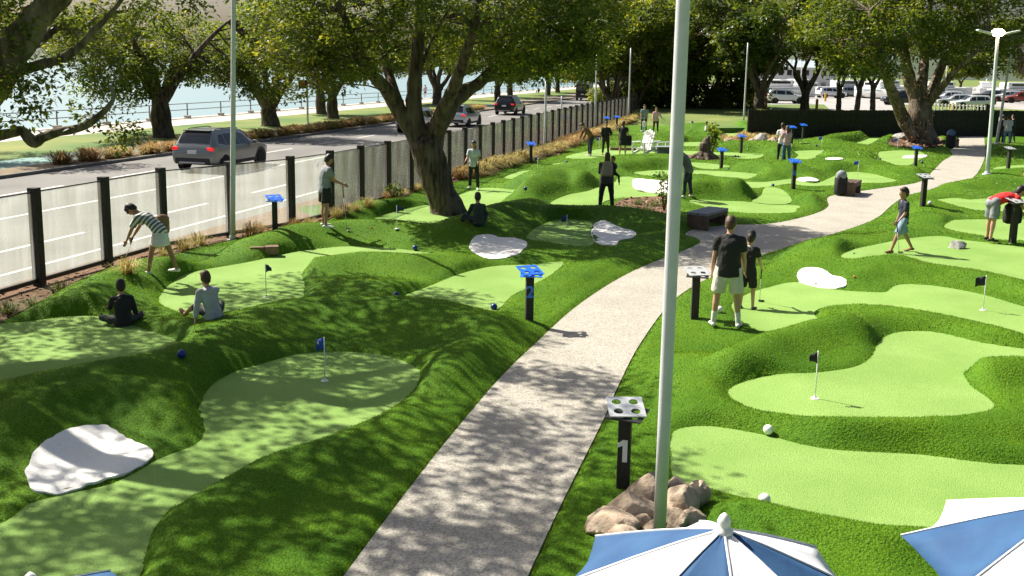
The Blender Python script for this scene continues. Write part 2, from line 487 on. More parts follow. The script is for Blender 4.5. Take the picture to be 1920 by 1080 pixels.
# ------------------------------------------------------------------ materials of the ground
def turf_mat(name, c1, c2, c3, fine, speck, bump):
    m = bpy.data.materials.new(name); m.use_nodes = True
    nt = m.node_tree; b = nt.nodes['Principled BSDF']
    b.inputs['Roughness'].default_value = 0.75
    b.inputs['Specular IOR Level'].default_value = 0.12
    tc = nt.nodes.new('ShaderNodeTexCoord')
    def nz(s, d=4):
        n = nt.nodes.new('ShaderNodeTexNoise'); n.inputs['Scale'].default_value = s; n.inputs['Detail'].default_value = d
        nt.links.new(tc.outputs['Object'], n.inputs['Vector']); return n
    big, sm = nz(0.9, 5), nz(fine, 3)
    r1 = nt.nodes.new('ShaderNodeValToRGB')
    r1.color_ramp.elements[0].position, r1.color_ramp.elements[1].position = 0.35, 0.65
    r1.color_ramp.elements[0].color, r1.color_ramp.elements[1].color = (*c1, 1), (*c2, 1)
    nt.links.new(big.outputs['Fac'], r1.inputs['Fac'])
    mx = nt.nodes.new('ShaderNodeMix'); mx.data_type = 'RGBA'
    r2 = nt.nodes.new('ShaderNodeMapRange'); r2.inputs['From Min'].default_value = 0.48; r2.inputs['From Max'].default_value = 0.7; r2.inputs['To Max'].default_value = speck
    nt.links.new(sm.outputs['Fac'], r2.inputs['Value'])
    nt.links.new(r2.outputs[0], mx.inputs['Factor'])
    nt.links.new(r1.outputs['Color'], mx.inputs['A']); mx.inputs['B'].default_value = (*c3, 1)
    nt.links.new(mx.outputs['Result'], b.inputs['Base Color'])
    bp = nt.nodes.new('ShaderNodeBump'); bp.inputs['Strength'].default_value = bump; bp.inputs['Distance'].default_value = 0.02
    nt.links.new(sm.outputs['Fac'], bp.inputs['Height']); nt.links.new(bp.outputs['Normal'], b.inputs['Normal'])
    return m
M_ROUGH = turf_mat('rough_turf', (0.056, 0.148, 0.006), (0.092, 0.200, 0.008), (0.024, 0.080, 0.004), 42, 0.85, 1.0)
M_GREEN = turf_mat('putting_turf', (0.200, 0.335, 0.080), (0.250, 0.395, 0.108), (0.120, 0.235, 0.042), 70, 0.75, 0.6)
M_BUNK = mat('bunker_turf', (0.77, 0.76, 0.73), 0.9, col2=(0.84, 0.83, 0.80), scale=22, bump=0.4, bscale=90)
M_PATH = None
def path_mat():
    m = bpy.data.materials.new('exposed_aggregate'); m.use_nodes = True
    nt = m.node_tree; b = nt.nodes['Principled BSDF']; b.inputs['Roughness'].default_value = 0.85
    tc = nt.nodes.new('ShaderNodeTexCoord')
    v = nt.nodes.new('ShaderNodeTexVoronoi'); v.inputs['Scale'].default_value = 55
    n = nt.nodes.new('ShaderNodeTexNoise'); n.inputs['Scale'].default_value = 1.1; n.inputs['Detail'].default_value = 6
    for q in (v, n): nt.links.new(tc.outputs['Object'], q.inputs['Vector'])
    r = nt.nodes.new('ShaderNodeValToRGB')
    e = r.color_ramp.elements
    e[0].position, e[1].position = 0.1, 0.9
    e[0].color, e[1].color = (0.25, 0.235, 0.195, 1), (0.49, 0.462, 0.405, 1)
    nt.links.new(v.outputs['Color'], r.inputs['Fac'])
    mx = nt.nodes.new('ShaderNodeMix'); mx.data_type = 'RGBA'; mx.blend_type = 'MULTIPLY'
    mr = nt.nodes.new('ShaderNodeMapRange'); mr.inputs['From Min'].default_value = 0.35; mr.inputs['From Max'].default_value = 0.7; mr.inputs['To Max'].default_value = 0.5
    nt.links.new(n.outputs['Fac'], mr.inputs['Value']); nt.links.new(mr.outputs[0], mx.inputs['Factor'])
    nt.links.new(r.outputs['Color'], mx.inputs['A']); mx.inputs['B'].default_value = (0.72, 0.70, 0.66, 1)
    nt.links.new(mx.outputs['Result'], b.inputs['Base Color'])
    bp = nt.nodes.new('ShaderNodeBump'); bp.inputs['Strength'].default_value = 0.35; bp.inputs['Distance'].default_value = 0.006
    nt.links.new(v.outputs['Distance'], bp.inputs['Height']); nt.links.new(bp.outputs['Normal'], b.inputs['Normal'])
    return m
M_PATH = path_mat()
M_MULCH = mat('bark_mulch', (0.10, 0.052, 0.028), 0.95, col2=(0.26, 0.15, 0.085), scale=38, bump=1.0, bscale=60, detail=6)

# ------------------------------------------------------------------ sheets laid over the ground
def sheet(name, poly, m, dz, step, zfun=None, kind='structure', edge=0.0, label=None, thick=0.0):
    """an outline filled with a fine net of points and laid over the shaped ground"""
    lo, hi = poly.min(0), poly.max(0)
    ys, y = [], lo[1]
    pts = []
    while y < hi[1]:
        s = step * max(1.0, y / 14.0)
        x = lo[0] + random.random() * s
        while x < hi[0]:
            pts.append((x, y)); x += s
        y += s * 0.9
    pts = np.array(pts) if pts else np.zeros((0, 2))
    if len(pts):
        pts = pts[poly_sdf(pts, poly) < -step * 0.4]
    V = [Vector(p) for p in poly] + [Vector(p) for p in pts]
    n = len(poly)
    vo, _, fo, _, _, _ = delaunay_2d_cdt(V, [(i, (i + 1) % n) for i in range(n)], [], 1, 1e-5)
    A = np.array([tuple(v) for v in vo])
    z = zfun(A) if zfun is not None else fields(A)[0]
    if edge:
        z = z + edge * sstep(0, 0.12, -poly_sdf(A, poly))
    me = bpy.data.meshes.new(name)
    V3 = [(a[0], a[1], zz + dz) for a, zz in zip(A, z)]
    F = [tuple(f) for f in fo]
    if thick:
        cnt = {}
        for f in F:
            for i in range(len(f)):
                e = (f[i], f[(i + 1) % len(f)]); cnt[e] = 1
        rim = [e for e in cnt if (e[1], e[0]) not in cnt]
        mp = {}
        for e in rim:
            for i in e:
                if i not in mp:
                    mp[i] = len(V3); v = V3[i]; V3.append(v); V3.append((v[0], v[1], v[2] - thick))
        F += [(mp[e[1]], mp[e[0]], mp[e[0]] + 1, mp[e[1]] + 1) for e in rim]
    me.from_pydata(V3, [], F)
    me.materials.append(m)
    me.polygons.foreach_set('use_smooth', [True] * len(me.polygons))
    me.update()
    o = obj(name, me)
    if me.polygons and sum(p.normal.z for p in me.polygons[:50]) < 0:
        me.flip_normals()
    o['kind'] = kind
    if label: o['label'] = label
    return o

# base ground: one net, finer near the camera, that ends at the fence and behind the black fence
GRID = {}
def fast_fields(A):                      # the same fields read off the net
    xs, ys, fl = GRID['xs'], GRID['ys'], GRID['fl']
    fx = np.clip((A[:, 0] - xs[0]) / (xs[1] - xs[0]), 0, len(xs) - 1.001)
    j = fx.astype(int); u = fx - j
    i = np.clip(np.searchsorted(ys, A[:, 1]) - 1, 0, len(ys) - 2)
    v = np.clip((A[:, 1] - ys[i]) / (ys[i + 1] - ys[i]), 0, 1)
    return fl[:, i, j] * (1 - u) * (1 - v) + fl[:, i, j + 1] * u * (1 - v) + fl[:, i + 1, j] * (1 - u) * v + fl[:, i + 1, j + 1] * u * v
def build_rough():
    ys = [3.0]
    while ys[-1] < 74: ys.append(ys[-1] + min(0.085 + max(0, ys[-1] - 9) * 0.0055, 0.34))
    ys = np.array(ys)
    xs = np.arange(-15.0, 38.0, 0.11)
    X, Y = np.meshgrid(xs, ys)
    A = np.stack([X.ravel(), Y.ravel()], 1)
    pe = (A - np.array(RO[:2])) @ np.array(RN[:2])
    ok = (pe < -0.5) & (np.abs(A[:, 0] - 2) < 8 + 0.62 * A[:, 1])
    z = np.zeros(len(A))
    idx = np.where(ok)[0]
    H, gd, pd, bd = fields(A[idx])
    z[idx] = H - 0.05 * sstep(0.05, -0.05, pd) - 0.02 * sstep(0.03, -0.08, gd) - 0.03 * sstep(0.0, -0.15, bd)
    ny, nx = len(ys), len(xs)
    fl = np.zeros((4, len(A))); fl[0, idx], fl[1, idx], fl[2, idx], fl[3, idx] = H, gd, pd, bd
    GRID.update(xs=xs, ys=ys, fl=fl.reshape(4, ny, nx))
    i = np.arange(ny - 1)[:, None] * nx + np.arange(nx - 1)[None, :]
    F = np.stack([i, i + 1, i + nx + 1, i + nx], -1).reshape(-1, 4)
    F = F[ok[F].all(1)]
    used = np.unique(F)
    mp = np.full(len(A), -1); mp[used] = np.arange(len(used))
    me = mesh_np('rough_turf', np.column_stack([A, z])[used], mp[F], M_ROUGH, True)
    tag(obj('rough_turf', me), 'long-pile rough turf shaped into banks between the putting greens', kind='structure')
build_rough()
def hz(x, y):
    return float(fast_fields(np.array([[x, y]]))[0][0])
for _k, (_poly, _z) in GP.items():
    far = np.hypot(*_poly.mean(0)) > 32
    sheet('putting_green', _poly, M_GREEN, 0.012 if not far else 0.03, 0.14, thick=0.05)
sheet('path', PATH, M_PATH, 0.0, 0.5, zfun=lambda A: np.full(len(A), 0.006), thick=0.08)
sheet('garden_bed', BED, M_MULCH, 0.02, 0.16)
for b in BEDS[1:]: sheet('garden_bed', b, M_MULCH, 0.03, 0.2)
BUNKERS = [
 [(48,887),(55,870),(63,853),(77,837),(100,820),(127,808),(150,802),(187,798),(213,807),(233,820),(253,830),(277,840),(288,853),(277,867),(250,882),(227,893),(187,905),(157,913),(127,925),(90,927),(67,923),(55,910)],
 [(880,461),(888,447),(903,441),(922,441),(938,446),(963,447),(982,452),(988,459),(978,472),(959,481),(936,486),(911,485),(892,476),(882,468)],
 [(1112,423),(1126,415),(1134,414),(1147,420),(1165,428),(1188,434),(1193,440),(1184,447),(1163,451),(1157,459),(1149,461),(1126,459),(1115,453),(1111,445),(1108,436),(1111,430),(1116,430)],
 [(1494,517),(1500,507),(1513,503),(1530,503),(1550,510),(1573,520),(1586,527),(1585,537),(1570,541),(1540,541),(1513,535),(1498,527)],
 [(1186,342),(1192,337),(1234,340),(1264,347),(1264,361),(1205,359),(1188,352)],
 [(1493,338),(1510,334),(1533,338),(1530,342),(1507,342)],
 [(1692,296),(1700,293),(1733,292),(1736,295),(1715,298),(1695,298)],
 [(1547,299),(1560,297),(1578,298),(1579,300),(1562,301)],
]
BK = []
for b in BUNKERS:
    poly = np.array(catmull([tuple(P(*q)[:2]) for q in b], 8))
    BK.append(poly)
    far = np.hypot(*poly.mean(0)) > 32
    poly = poly + np.array([(noise.noise(Vector((q[0] * 9, q[1] * 9, 1))), noise.noise(Vector((q[0] * 9, q[1] * 9, 7)))) for q in poly]) * 0.018
    sheet('bunker', poly, M_BUNK, 0.018 if not far else 0.045, 0.12, thick=0.03)
# ================================================================== road, verge, promenade, sea, car park
def quad_sheet(name, pts, m, kind='structure', label=None):
    me = bpy.data.meshes.new(name)
    me.from_pydata([tuple(p) for p in pts], [], [tuple(range(len(pts)))])
    me.materials.append(m); me.update()
    if me.polygons[0].normal.z < 0: me.flip_normals()
    o = obj(name, me); o['kind'] = kind
    if label: o['label'] = label
    return o
def strip(name, a0, a1, p0, p1, z, m, **k):
    return quad_sheet(name, [road(a0, p0, z), road(a1, p0, z), road(a1, p1, z), road(a0, p1, z)], m, **k)
def slab(name, a0, a1, p0, p1, z0, z1, m, kind='structure', label=None):
    b = MB()
    lo, hi = [road(a0, p0), road(a1, p0), road(a1, p1), road(a0, p1)], None
    b.prism([(v.x, v.y) for v in lo], z0, z1)
    o = b.build(name, m); o['kind'] = kind
    if label: o['label'] = label
    return o
M_LAWN = mat('lawn', (0.055, 0.14, 0.02), 0.9, col2=(0.20, 0.22, 0.045), scale=0.22, bump=0.6, bscale=14, detail=7)
M_ASPH = mat('asphalt', (0.13, 0.127, 0.122), 0.85, col2=(0.19, 0.184, 0.176), scale=0.35, bump=0.25, bscale=120, detail=8)
M_CONC = mat('concrete', (0.40, 0.375, 0.34), 0.85, col2=(0.52, 0.49, 0.45), scale=0.8, bump=0.2, bscale=60, detail=6)
M_KERB = mat('kerb_concrete', (0.16, 0.155, 0.145), 0.9, var=0.25, scale=3)
M_FOOT = mat('footpath_asphalt', (0.20, 0.175, 0.15), 0.9, var=0.2, scale=1.5)
M_TEAL = mat('cycle_paint', (0.13, 0.26, 0.235), 0.8, col2=(0.20, 0.33, 0.30), scale=1.2)
M_LINE = mat('road_paint', (0.72, 0.71, 0.68), 0.7, var=0.12, scale=7)
M_EARTH = mat('bare_earth', (0.13, 0.10, 0.065), 0.95, col2=(0.22, 0.17, 0.10), scale=1.4, detail=6)
SEA = 28.0
# one land sheet that reaches the horizon on the landward side
quad_sheet('ground', [road(-600, SEA, -0.09), road(2500, SEA, -0.09), road(2500, -2500, -0.09), road(-600, -2500, -0.09)], M_LAWN, label='short green grass of the reserve around the course')
def water_mat():
    m = bpy.data.materials.new('sea_water'); m.use_nodes = True
    nt = m.node_tree; b = nt.nodes['Principled BSDF']
    b.inputs['Base Color'].default_value = (0.25, 0.37, 0.40, 1)
    b.inputs['Roughness'].default_value = 0.28
    tc = nt.nodes.new('ShaderNodeTexCoord')
    mp = nt.nodes.new('ShaderNodeMapping'); mp.inputs['Scale'].default_value = (0.5, 1.1, 1)
    n = nt.nodes.new('ShaderNodeTexNoise'); n.inputs['Scale'].default_value = 0.8; n.inputs['Detail'].default_value = 6
    nt.links.new(tc.outputs['Object'], mp.inputs[0]); nt.links.new(mp.outputs[0], n.inputs['Vector'])
    bp = nt.nodes.new('ShaderNodeBump'); bp.inputs['Strength'].default_value = 0.6; bp.inputs['Distance'].default_value = 0.25
    nt.links.new(n.outputs['Fac'], bp.inputs['Height']); nt.links.new(bp.outputs['Normal'], b.inputs['Normal'])
    return m
quad_sheet('sea', [(-3000, -600, -1.7), (3000, -600, -1.7), (3000, 5000, -1.7), (-3000, 5000, -1.7)], water_mat(), label='pale blue sea beyond the promenade rail')
slab('seawall', -60, 420, SEA - 0.4, SEA + 0.35, -2.4, 0.06, M_CONC)
strip('road', -60, 420, -0.62, 12.2, 0.0, M_ASPH, label='grey asphalt road beside the course')
strip('promenade', -60, 420, 23.6, SEA - 0.42, 0.012, M_CONC)
strip('verge', -60, 420, 16.6, 23.58, 0.004, M_LAWN)
strip('footpath', -60, 420, 14.0, 16.6, 0.008, M_FOOT)
strip('cycle_crossing', 14, 31, 14.05, 16.7, 0.013, M_TEAL, label='teal painted patch of footpath beyond the road')
strip('cycle_crossing', 84, 92, 13.9, 16.5, 0.013, M_TEAL, label='teal painted patch of footpath further along the road')
def kerb(a0, a1, p, w=0.16, h=0.12):
    slab('kerb', a0, a1, p, p + w, -0.06, h, M_KERB)
kerb(-60, 420, 12.2)
_v = [tuple((p + RN * 0.29)[:2]) for p in FENCE] + [tuple(road(a, -0.38)[:2]) for a in (76, 40, 10, -14)]
_o = MB().prism(_v, -0.05, 0.085).build('planting_strip', M_MULCH); tag(_o, 'bark covered strip between the clear fence and the road', kind='structure')
slab('planting_strip', -60, 420, 12.36, 14.0, -0.05, 0.09, M_EARTH)
for a in np.arange(-20, 200, 5.6):
    strip('road_marking', a, a + 2.9, 2.32, 2.44, 0.005, M_LINE)
    strip('road_marking', a + 2, a + 5.0, 8.98, 9.10, 0.005, M_LINE)
strip('road_marking', -40, 300, 5.64, 5.76, 0.005, M_LINE)
strip('road_marking', -40, 300, 0.55, 0.66, 0.005, M_LINE)
# car park and the reserve behind the black fence
BACK_Z = 0.42
b = MB()
b.prism([(13.5, 66.5), (34, 73), (52, 71.5), (120, 78), (220, 130), (260, 420), (40, 420), (9, 100)], -0.5, BACK_Z)
o = b.build('terrace', M_LAWN); tag(o, 'raised grass reserve behind the dark fence', kind='structure')
def flat(name, pts, m, z, **k): return quad_sheet(name, [(x, y, z) for x, y in pts], m, **k)
M_LOT = mat('pale_asphalt', (0.30, 0.29, 0.285), 0.9, col2=(0.38, 0.37, 0.36), scale=0.3, detail=7)
def gz(px, py): return tuple(G(px, py, BACK_Z)[:2])
flat('car_park', [gz(1380, 196), gz(1545, 196), gz(1570, 218), gz(1672, 222), gz(1690, 199), gz(1760, 196), gz(2050, 214), gz(2050, 165), gz(1300, 158)], M_LOT, BACK_Z + 0.006, label='pale asphalt car park behind the trees')
# ================================================================== trees
def leaf_mat(name, c1, c2, c3, transl=0.35, rough=0.45, val=1.9, hue=0.475):
    m = bpy.data.materials.new(name); m.use_nodes = True
    nt = m.node_tree; b = nt.nodes['Principled BSDF']; out = nt.nodes['Material Output']
    b.inputs['Roughness'].default_value = rough
    at = nt.nodes.new('ShaderNodeAttribute'); at.attribute_name = 'rnd'
    r = nt.nodes.new('ShaderNodeValToRGB'); e = r.color_ramp.elements
    e[0].color, e[1].color = (*c1, 1), (*c3, 1)
    k = e.new(0.6); k.color = (*c2, 1)
    nt.links.new(at.outputs['Fac'], r.inputs['Fac'])
    nt.links.new(r.outputs['Color'], b.inputs['Base Color'])
    t = nt.nodes.new('ShaderNodeBsdfTranslucent')
    hs = nt.nodes.new('ShaderNodeHueSaturation'); hs.inputs['Hue'].default_value = hue; hs.inputs['Value'].default_value = val; hs.inputs['Saturation'].default_value = 1.1
    nt.links.new(r.outputs['Color'], hs.inputs['Color']); nt.links.new(hs.outputs['Color'], t.inputs['Color'])
    mx = nt.nodes.new('ShaderNodeMixShader'); mx.inputs[0].default_value = transl
    nt.links.new(b.outputs[0], mx.inputs[1]); nt.links.new(t.outputs[0], mx.inputs[2]); nt.links.new(mx.outputs[0], out.inputs['Surface'])
    return m
M_LEAF = leaf_mat('pohutukawa_leaf', (0.026, 0.056, 0.008), (0.072, 0.112, 0.015), (0.235, 0.25, 0.04), 0.42, 0.58, 2.4)
M_LEAF_Y = leaf_mat('light_leaf', (0.035, 0.075, 0.010), (0.100, 0.150, 0.018), (0.25, 0.28, 0.04), 0.46, 0.58, 2.4)
M_LEAF_D = leaf_mat('dark_leaf', (0.016, 0.040, 0.008), (0.045, 0.080, 0.013), (0.15, 0.175, 0.03), 0.38, 0.45, 2.3)
def bark_mat(name, c1, c2, c3):
    m = bpy.data.materials.new(name); m.use_nodes = True
    nt = m.node_tree; b = nt.nodes['Principled BSDF']; b.inputs['Roughness'].default_value = 0.95
    tc = nt.nodes.new('ShaderNodeTexCoord')
    def nz(sc, vec, d=7):
        mp = nt.nodes.new('ShaderNodeMapping'); mp.inputs['Scale'].default_value = vec
        n = nt.nodes.new('ShaderNodeTexNoise'); n.inputs['Scale'].default_value = sc; n.inputs['Detail'].default_value = d
        nt.links.new(tc.outputs['Object'], mp.inputs[0]); nt.links.new(mp.outputs[0], n.inputs['Vector']); return n
    fis, pat = nz(9, (1, 1, .16)), nz(1.6, (1, 1, .7))
    r = nt.nodes.new('ShaderNodeValToRGB'); e = r.color_ramp.elements
    e[0].position, e[1].position = .38, .66; e[0].color, e[1].color = (*c1, 1), (*c2, 1)
    nt.links.new(fis.outputs['Fac'], r.inputs['Fac'])
    mx = nt.nodes.new('ShaderNodeMix'); mx.data_type = 'RGBA'
    mr = nt.nodes.new('ShaderNodeMapRange'); mr.inputs['From Min'].default_value = .5; mr.inputs['From Max'].default_value = .7; mr.inputs['To Max'].default_value = .6
    nt.links.new(pat.outputs['Fac'], mr.inputs['Value']); nt.links.new(mr.outputs[0], mx.inputs['Factor'])
    nt.links.new(r.outputs['Color'], mx.inputs['A']); mx.inputs['B'].default_value = (*c3, 1)
    nt.links.new(mx.outputs['Result'], b.inputs['Base Color'])
    bp = nt.nodes.new('ShaderNodeBump'); bp.inputs['Strength'].default_value = 1.0; bp.inputs['Distance'].default_value = .06
    nt.links.new(fis.outputs['Fac'], bp.inputs['Height']); nt.links.new(bp.outputs['Normal'], b.inputs['Normal'])
    return m
M_BARK = bark_mat('bark', (0.030, 0.022, 0.015), (0.155, 0.115, 0.075), (0.20, 0.165, 0.12))
M_BARK_P = bark_mat('pale_bark', (0.060, 0.046, 0.032), (0.22, 0.175, 0.125), (0.30, 0.26, 0.20))
def bark_tube(mb, pts, rad, n=10, rough=0.12, seg=4):
    """limb with an uneven, knotted surface"""
    P3 = []
    q = [Vector(p) for p in pts]
    for i in range(len(q) - 1):
        a, b, c, d = q[max(i - 1, 0)], q[i], q[i + 1], q[min(i + 2, len(q) - 1)]
        for j in range(seg):
            t = j / seg
            P3.append((0.5 * (2 * b + (c - a) * t + (2 * a - 5 * b + 4 * c - d) * t * t + (3 * b - a - 3 * c + d) * t ** 3), rad[i] + (rad[i + 1] - rad[i]) * t))
    P3.append((q[-1], rad[-1]))
    n0 = len(mb.v)
    mb.tube([p for p, r in P3], [r for p, r in P3], n)
    for i in range(n0, len(mb.v)):
        v = Vector(mb.v[i]); k = (i - n0) // n
        if k < len(P3):
            c, r = P3[k]
            s = 1 + rough * (noise.noise(v * 1.3 / max(r, 0.1) * 0.4 + Vector((3, 7, 1))) * 1.6 + noise.noise(v * 5.1) * 0.5)
            mb.v[i] = tuple(c + (v - c) * s)
def leaves(clumps, size, per, spread, aspect=0.5, droop=0.25):
    C = np.repeat(np.asarray(clumps, float), per, 0)
    n = len(C)
    g = rng.normal(0, 1, (n, 3))
    g /= np.maximum(np.linalg.norm(g, axis=1, keepdims=True), 1e-6)
    p = C[:, :3] + g * (rng.uniform(0, 1, (n, 1)) ** 0.5) * spread * C[:, 3:4] * np.array([1, 1, 0.72])
    ax = g * 0.8 + rng.normal(0, 0.6, (n, 3)); ax[:, 2] = ax[:, 2] * 0.6 - droop
    ax /= np.linalg.norm(ax, axis=1, keepdims=True)
    up = rng.normal(0, 0.55, (n, 3)) + np.array([0, 0, 1.0])
    sd = np.cross(ax, up); sd /= np.maximum(np.linalg.norm(sd, axis=1, keepdims=True), 1e-6)
    L = size * rng.uniform(0.6, 1.35, (n, 1)); W = L * aspect * rng.uniform(0.8, 1.2, (n, 1))
    nr = np.cross(sd, ax)
    V = np.stack([p, p + ax * L * 0.45 + sd * W * 0.5 + nr * L * 0.06, p + ax * L, p + ax * L * 0.45 - sd * W * 0.5 + nr * L * 0.06], 1).reshape(-1, 3)
    tone = np.clip(np.repeat(rng.beta(1.6, 2.2, len(clumps)), per) * 0.7 + rng.uniform(0, 0.45, n), 0, 1)
    return V, np.repeat(tone, 4)
def clump_points(blobs, dens):
    out = []
    for c, r, k in blobs:
        n = max(4, int(dens * k))
        d = rng.normal(0, 1, (n, 3)); d /= np.linalg.norm(d, axis=1, keepdims=True)
        rr = rng.uniform(0.25, 1.0, (n, 1)) ** 0.45
        q = np.array(c) + d * rr * np.array(r)
        out.append(np.column_stack([q, rng.uniform(0.65, 1.35, n)]))
    return np.concatenate(out)
def crown_mesh(name, clumps, size, per, spread, m, aspect=0.5):
    V, T = leaves(clumps, size, per, spread, aspect)
    me = mesh_np(name, V, np.arange(len(V)).reshape(-1, 4), m)
    a = me.attributes.new('rnd', 'FLOAT', 'POINT'); a.data.foreach_set('value', T.astype(np.float32))
    return me
def twigs(mb, limbs, clumps, share, r0, r1):
    pts = []
    for pl, rad in limbs:
        for i in range(len(pl) - 1):
            for t in (0.0, 0.5):
                pts.append((Vector(pl[i]).lerp(Vector(pl[i + 1]), t), i / len(pl)))
        pts.append((Vector(pl[-1]), 1.0))
    pts = [p for p, t in pts if t > 0.3] or [p for p, t in pts]
    for c in clumps:
        if random.random() > share: continue
        e = Vector(c[:3])
        s = min(pts, key=lambda p: (p - e).length + (0.6 if p.z > e.z else 0))
        L = (e - s).length
        m1 = s.lerp(e, 0.4) + Vector((random.uniform(-1, 1), random.uniform(-1, 1), random.uniform(-0.3, 0.8))) * L * 0.12
        m2 = s.lerp(e, 0.75) + Vector((random.uniform(-1, 1), random.uniform(-1, 1), random.uniform(-0.3, 0.6))) * L * 0.08
        mb.tube([s, m1, m2, e], [r0 * min(1, 0.4 + L * 0.15), r0 * 0.7 * min(1, 0.4 + L * 0.15), r0 * 0.45, r1], 5, False)
def tree(label, base, limbs, blobs, dens, size, per, spread, m, bark=None, twig=(0.3, 0.05, 0.012), group=None, n=10, name='tree', rough=0.14, crown_label=None):
    base = Vector(base)
    root = empty(name, base)
    tag(root, label, 'tree', group)
    L = lambda p: Vector(p) - base
    mb = MB()
    loc = [([L(p) for p in pl], rad) for pl, rad in limbs]
    for pl, rad in loc: bark_tube(mb, pl, rad, n, rough)
    mb.build('trunk', bark or M_BARK, root, True)
    lb = [(tuple(L(c)), r, k) for c, r, k in blobs]
    cl = clump_points(lb, dens)
    tb = MB(); twigs(tb, loc, cl, *twig)
    if tb.v: tb.build('branch', bark or M_BARK, root, True)['kind'] = 'stuff'
    obj('crown', crown_mesh('crown', cl, size, per, spread, m), root)
    return root
def splay(base, h0, ends, r0, wob=0.3, flare=1.35):
    """a short trunk that divides into limbs reaching for the given points"""
    base = Vector(base); fork = base + Vector((random.uniform(-0.2, 0.2), random.uniform(-0.2, 0.2), h0))
    out = [([base - Vector((0, 0, 0.25)), base + Vector((0, 0, 0.15)), base.lerp(fork, 0.55), fork, fork + Vector((0, 0, 0.25)), fork + Vector((0, 0, 0.42))], [r0 * flare, r0 * 1.1, r0, r0 * 0.88, r0 * 0.55, r0 * 0.12])]
    for e in ends:
        e = Vector(e); d = e - fork
        a = fork + d * 0.35 + Vector((random.uniform(-wob, wob), random.uniform(-wob, wob), d.length * 0.06))
        c = fork + d * 0.7 + Vector((random.uniform(-wob, wob), random.uniform(-wob, wob), d.length * 0.05))
        k = r0 * random.uniform(0.45, 0.62)
        out.append(([fork - Vector((0, 0, 0.25)), fork + d * 0.12, a, c, e], [k * 1.1, k, k * 0.75, k * 0.5, k * 0.22]))
    return out
def pxl(pts, y): return [at_depth(p[0], p[1], y + (p[2] if len(p) > 2 else 0)) for p in pts]

# --- the big tree in the middle of the course
base = P(838, 400)
D = base.y
lim = [
 ([base + Vector((0, 0, -0.3)), base + Vector((-0.02, 0, 0.12))] + pxl([(824, 352), (808, 305), (797, 272), (792, 252), (790, 240)], D), [0.62, 0.50, 0.43, 0.45, 0.42, 0.30, 0.10]),
 (pxl([(798, 285), (770, 240), (748, 205), (728, 172, -.4), (700, 142, -1.0), (672, 98, -1.6), (640, 20, -2.2), (600, -60, -2.8)], D), [0.31, 0.28, 0.24, 0.20, 0.16, 0.13, 0.09, 0.05]),
 (pxl([(790, 270), (776, 215), (778, 160), (783, 85), (790, 0), (800, -120)], D), [0.28, 0.25, 0.21, 0.18, 0.15, 0.08]),
 (pxl([(808, 280), (822, 235, .2), (845, 200, .5), (872, 172, .9), (905, 150, 1.2), (950, 95, 1.7), (1000, 20, 2.2), (1040, -60, 2.6)], D), [0.31, 0.28, 0.24, 0.20, 0.16, 0.12, 0.08, 0.05]),
 (pxl([(815, 250), (832, 205, -.5), (850, 165, -1), (868, 120, -1.6), (890, 50, -2.2), (910, -50, -2.6)], D), [0.24, 0.20, 0.17, 0.14, 0.11, 0.06]),
 (pxl([(752, 212), (735, 160, 1.0), (720, 100, 1.7), (715, 20, 2.4), (700, -70, 3)], D), [0.18, 0.15, 0.12, 0.09, 0.05]),
 (pxl([(779, 150), (792, 118, .3), (812, 70, .9), (845, 10, 1.4)], D), [0.09, 0.07, 0.055, 0.03]),
 (pxl([(905, 150), (950, 138, .6), (1010, 110, 1.0), (1070, 70, 1.2)], D + 1.2), [0.12, 0.1, 0.07, 0.03]),
]
bl = []
for px, py, dy, r, k in [(600, 70, -1, 1.3, .9), (545, 30, 0, 1.2, .8), (655, 95, -2, 1.15, .9), (640, 20, -2.5, 1.5, 1), (730, 60, 2.2, 1.5, 1), (720, -20, -2.5, 1.5, 1), (800, 30, 3, 1.5, 1), (840, 70, 2.6, 1.2, .8), (880, 10, -2.6, 1.4, 1), (940, 70, 0.8, 1.3, 1),
                         (1000, 80, 1.6, 1.25, 1), (1065, 70, 1.6, 1.25, 1), (1110, 30, 1.0, 1.1, .8), (1000, 10, -0.5, 1.5, 1), (930, -10, 2, 1.5, 1), (1060, -30, 0, 1.5, 1), (590, 140, -1.5, .7, .4), (980, 125, 2.0, .8, .5), (1090, 105, 2, .7, .4), (560, -50, -1, 1.6, 1), (640, -90, 0, 1.8, 1), (760, -120, 1, 2, 1), (900, -130, 0, 2, 1), (1020, -110, 1, 1.8, 1), (820, -190, 0, 2.2, 1), (700, -180, -1, 1.8, 1), (930, -210, 1, 1.8, 1)]:
    bl.append((at_depth(px, py, D + dy), (r * 1.15, r * 1.2, r * 0.8), k))
tree('broad old tree with a leaning forked trunk growing on the course beside the fence', base, lim, bl, 38, 0.125, 84, 0.42, M_LEAF, M_BARK, (0.28, 0.045, 0.012), n=14, rough=0.18)

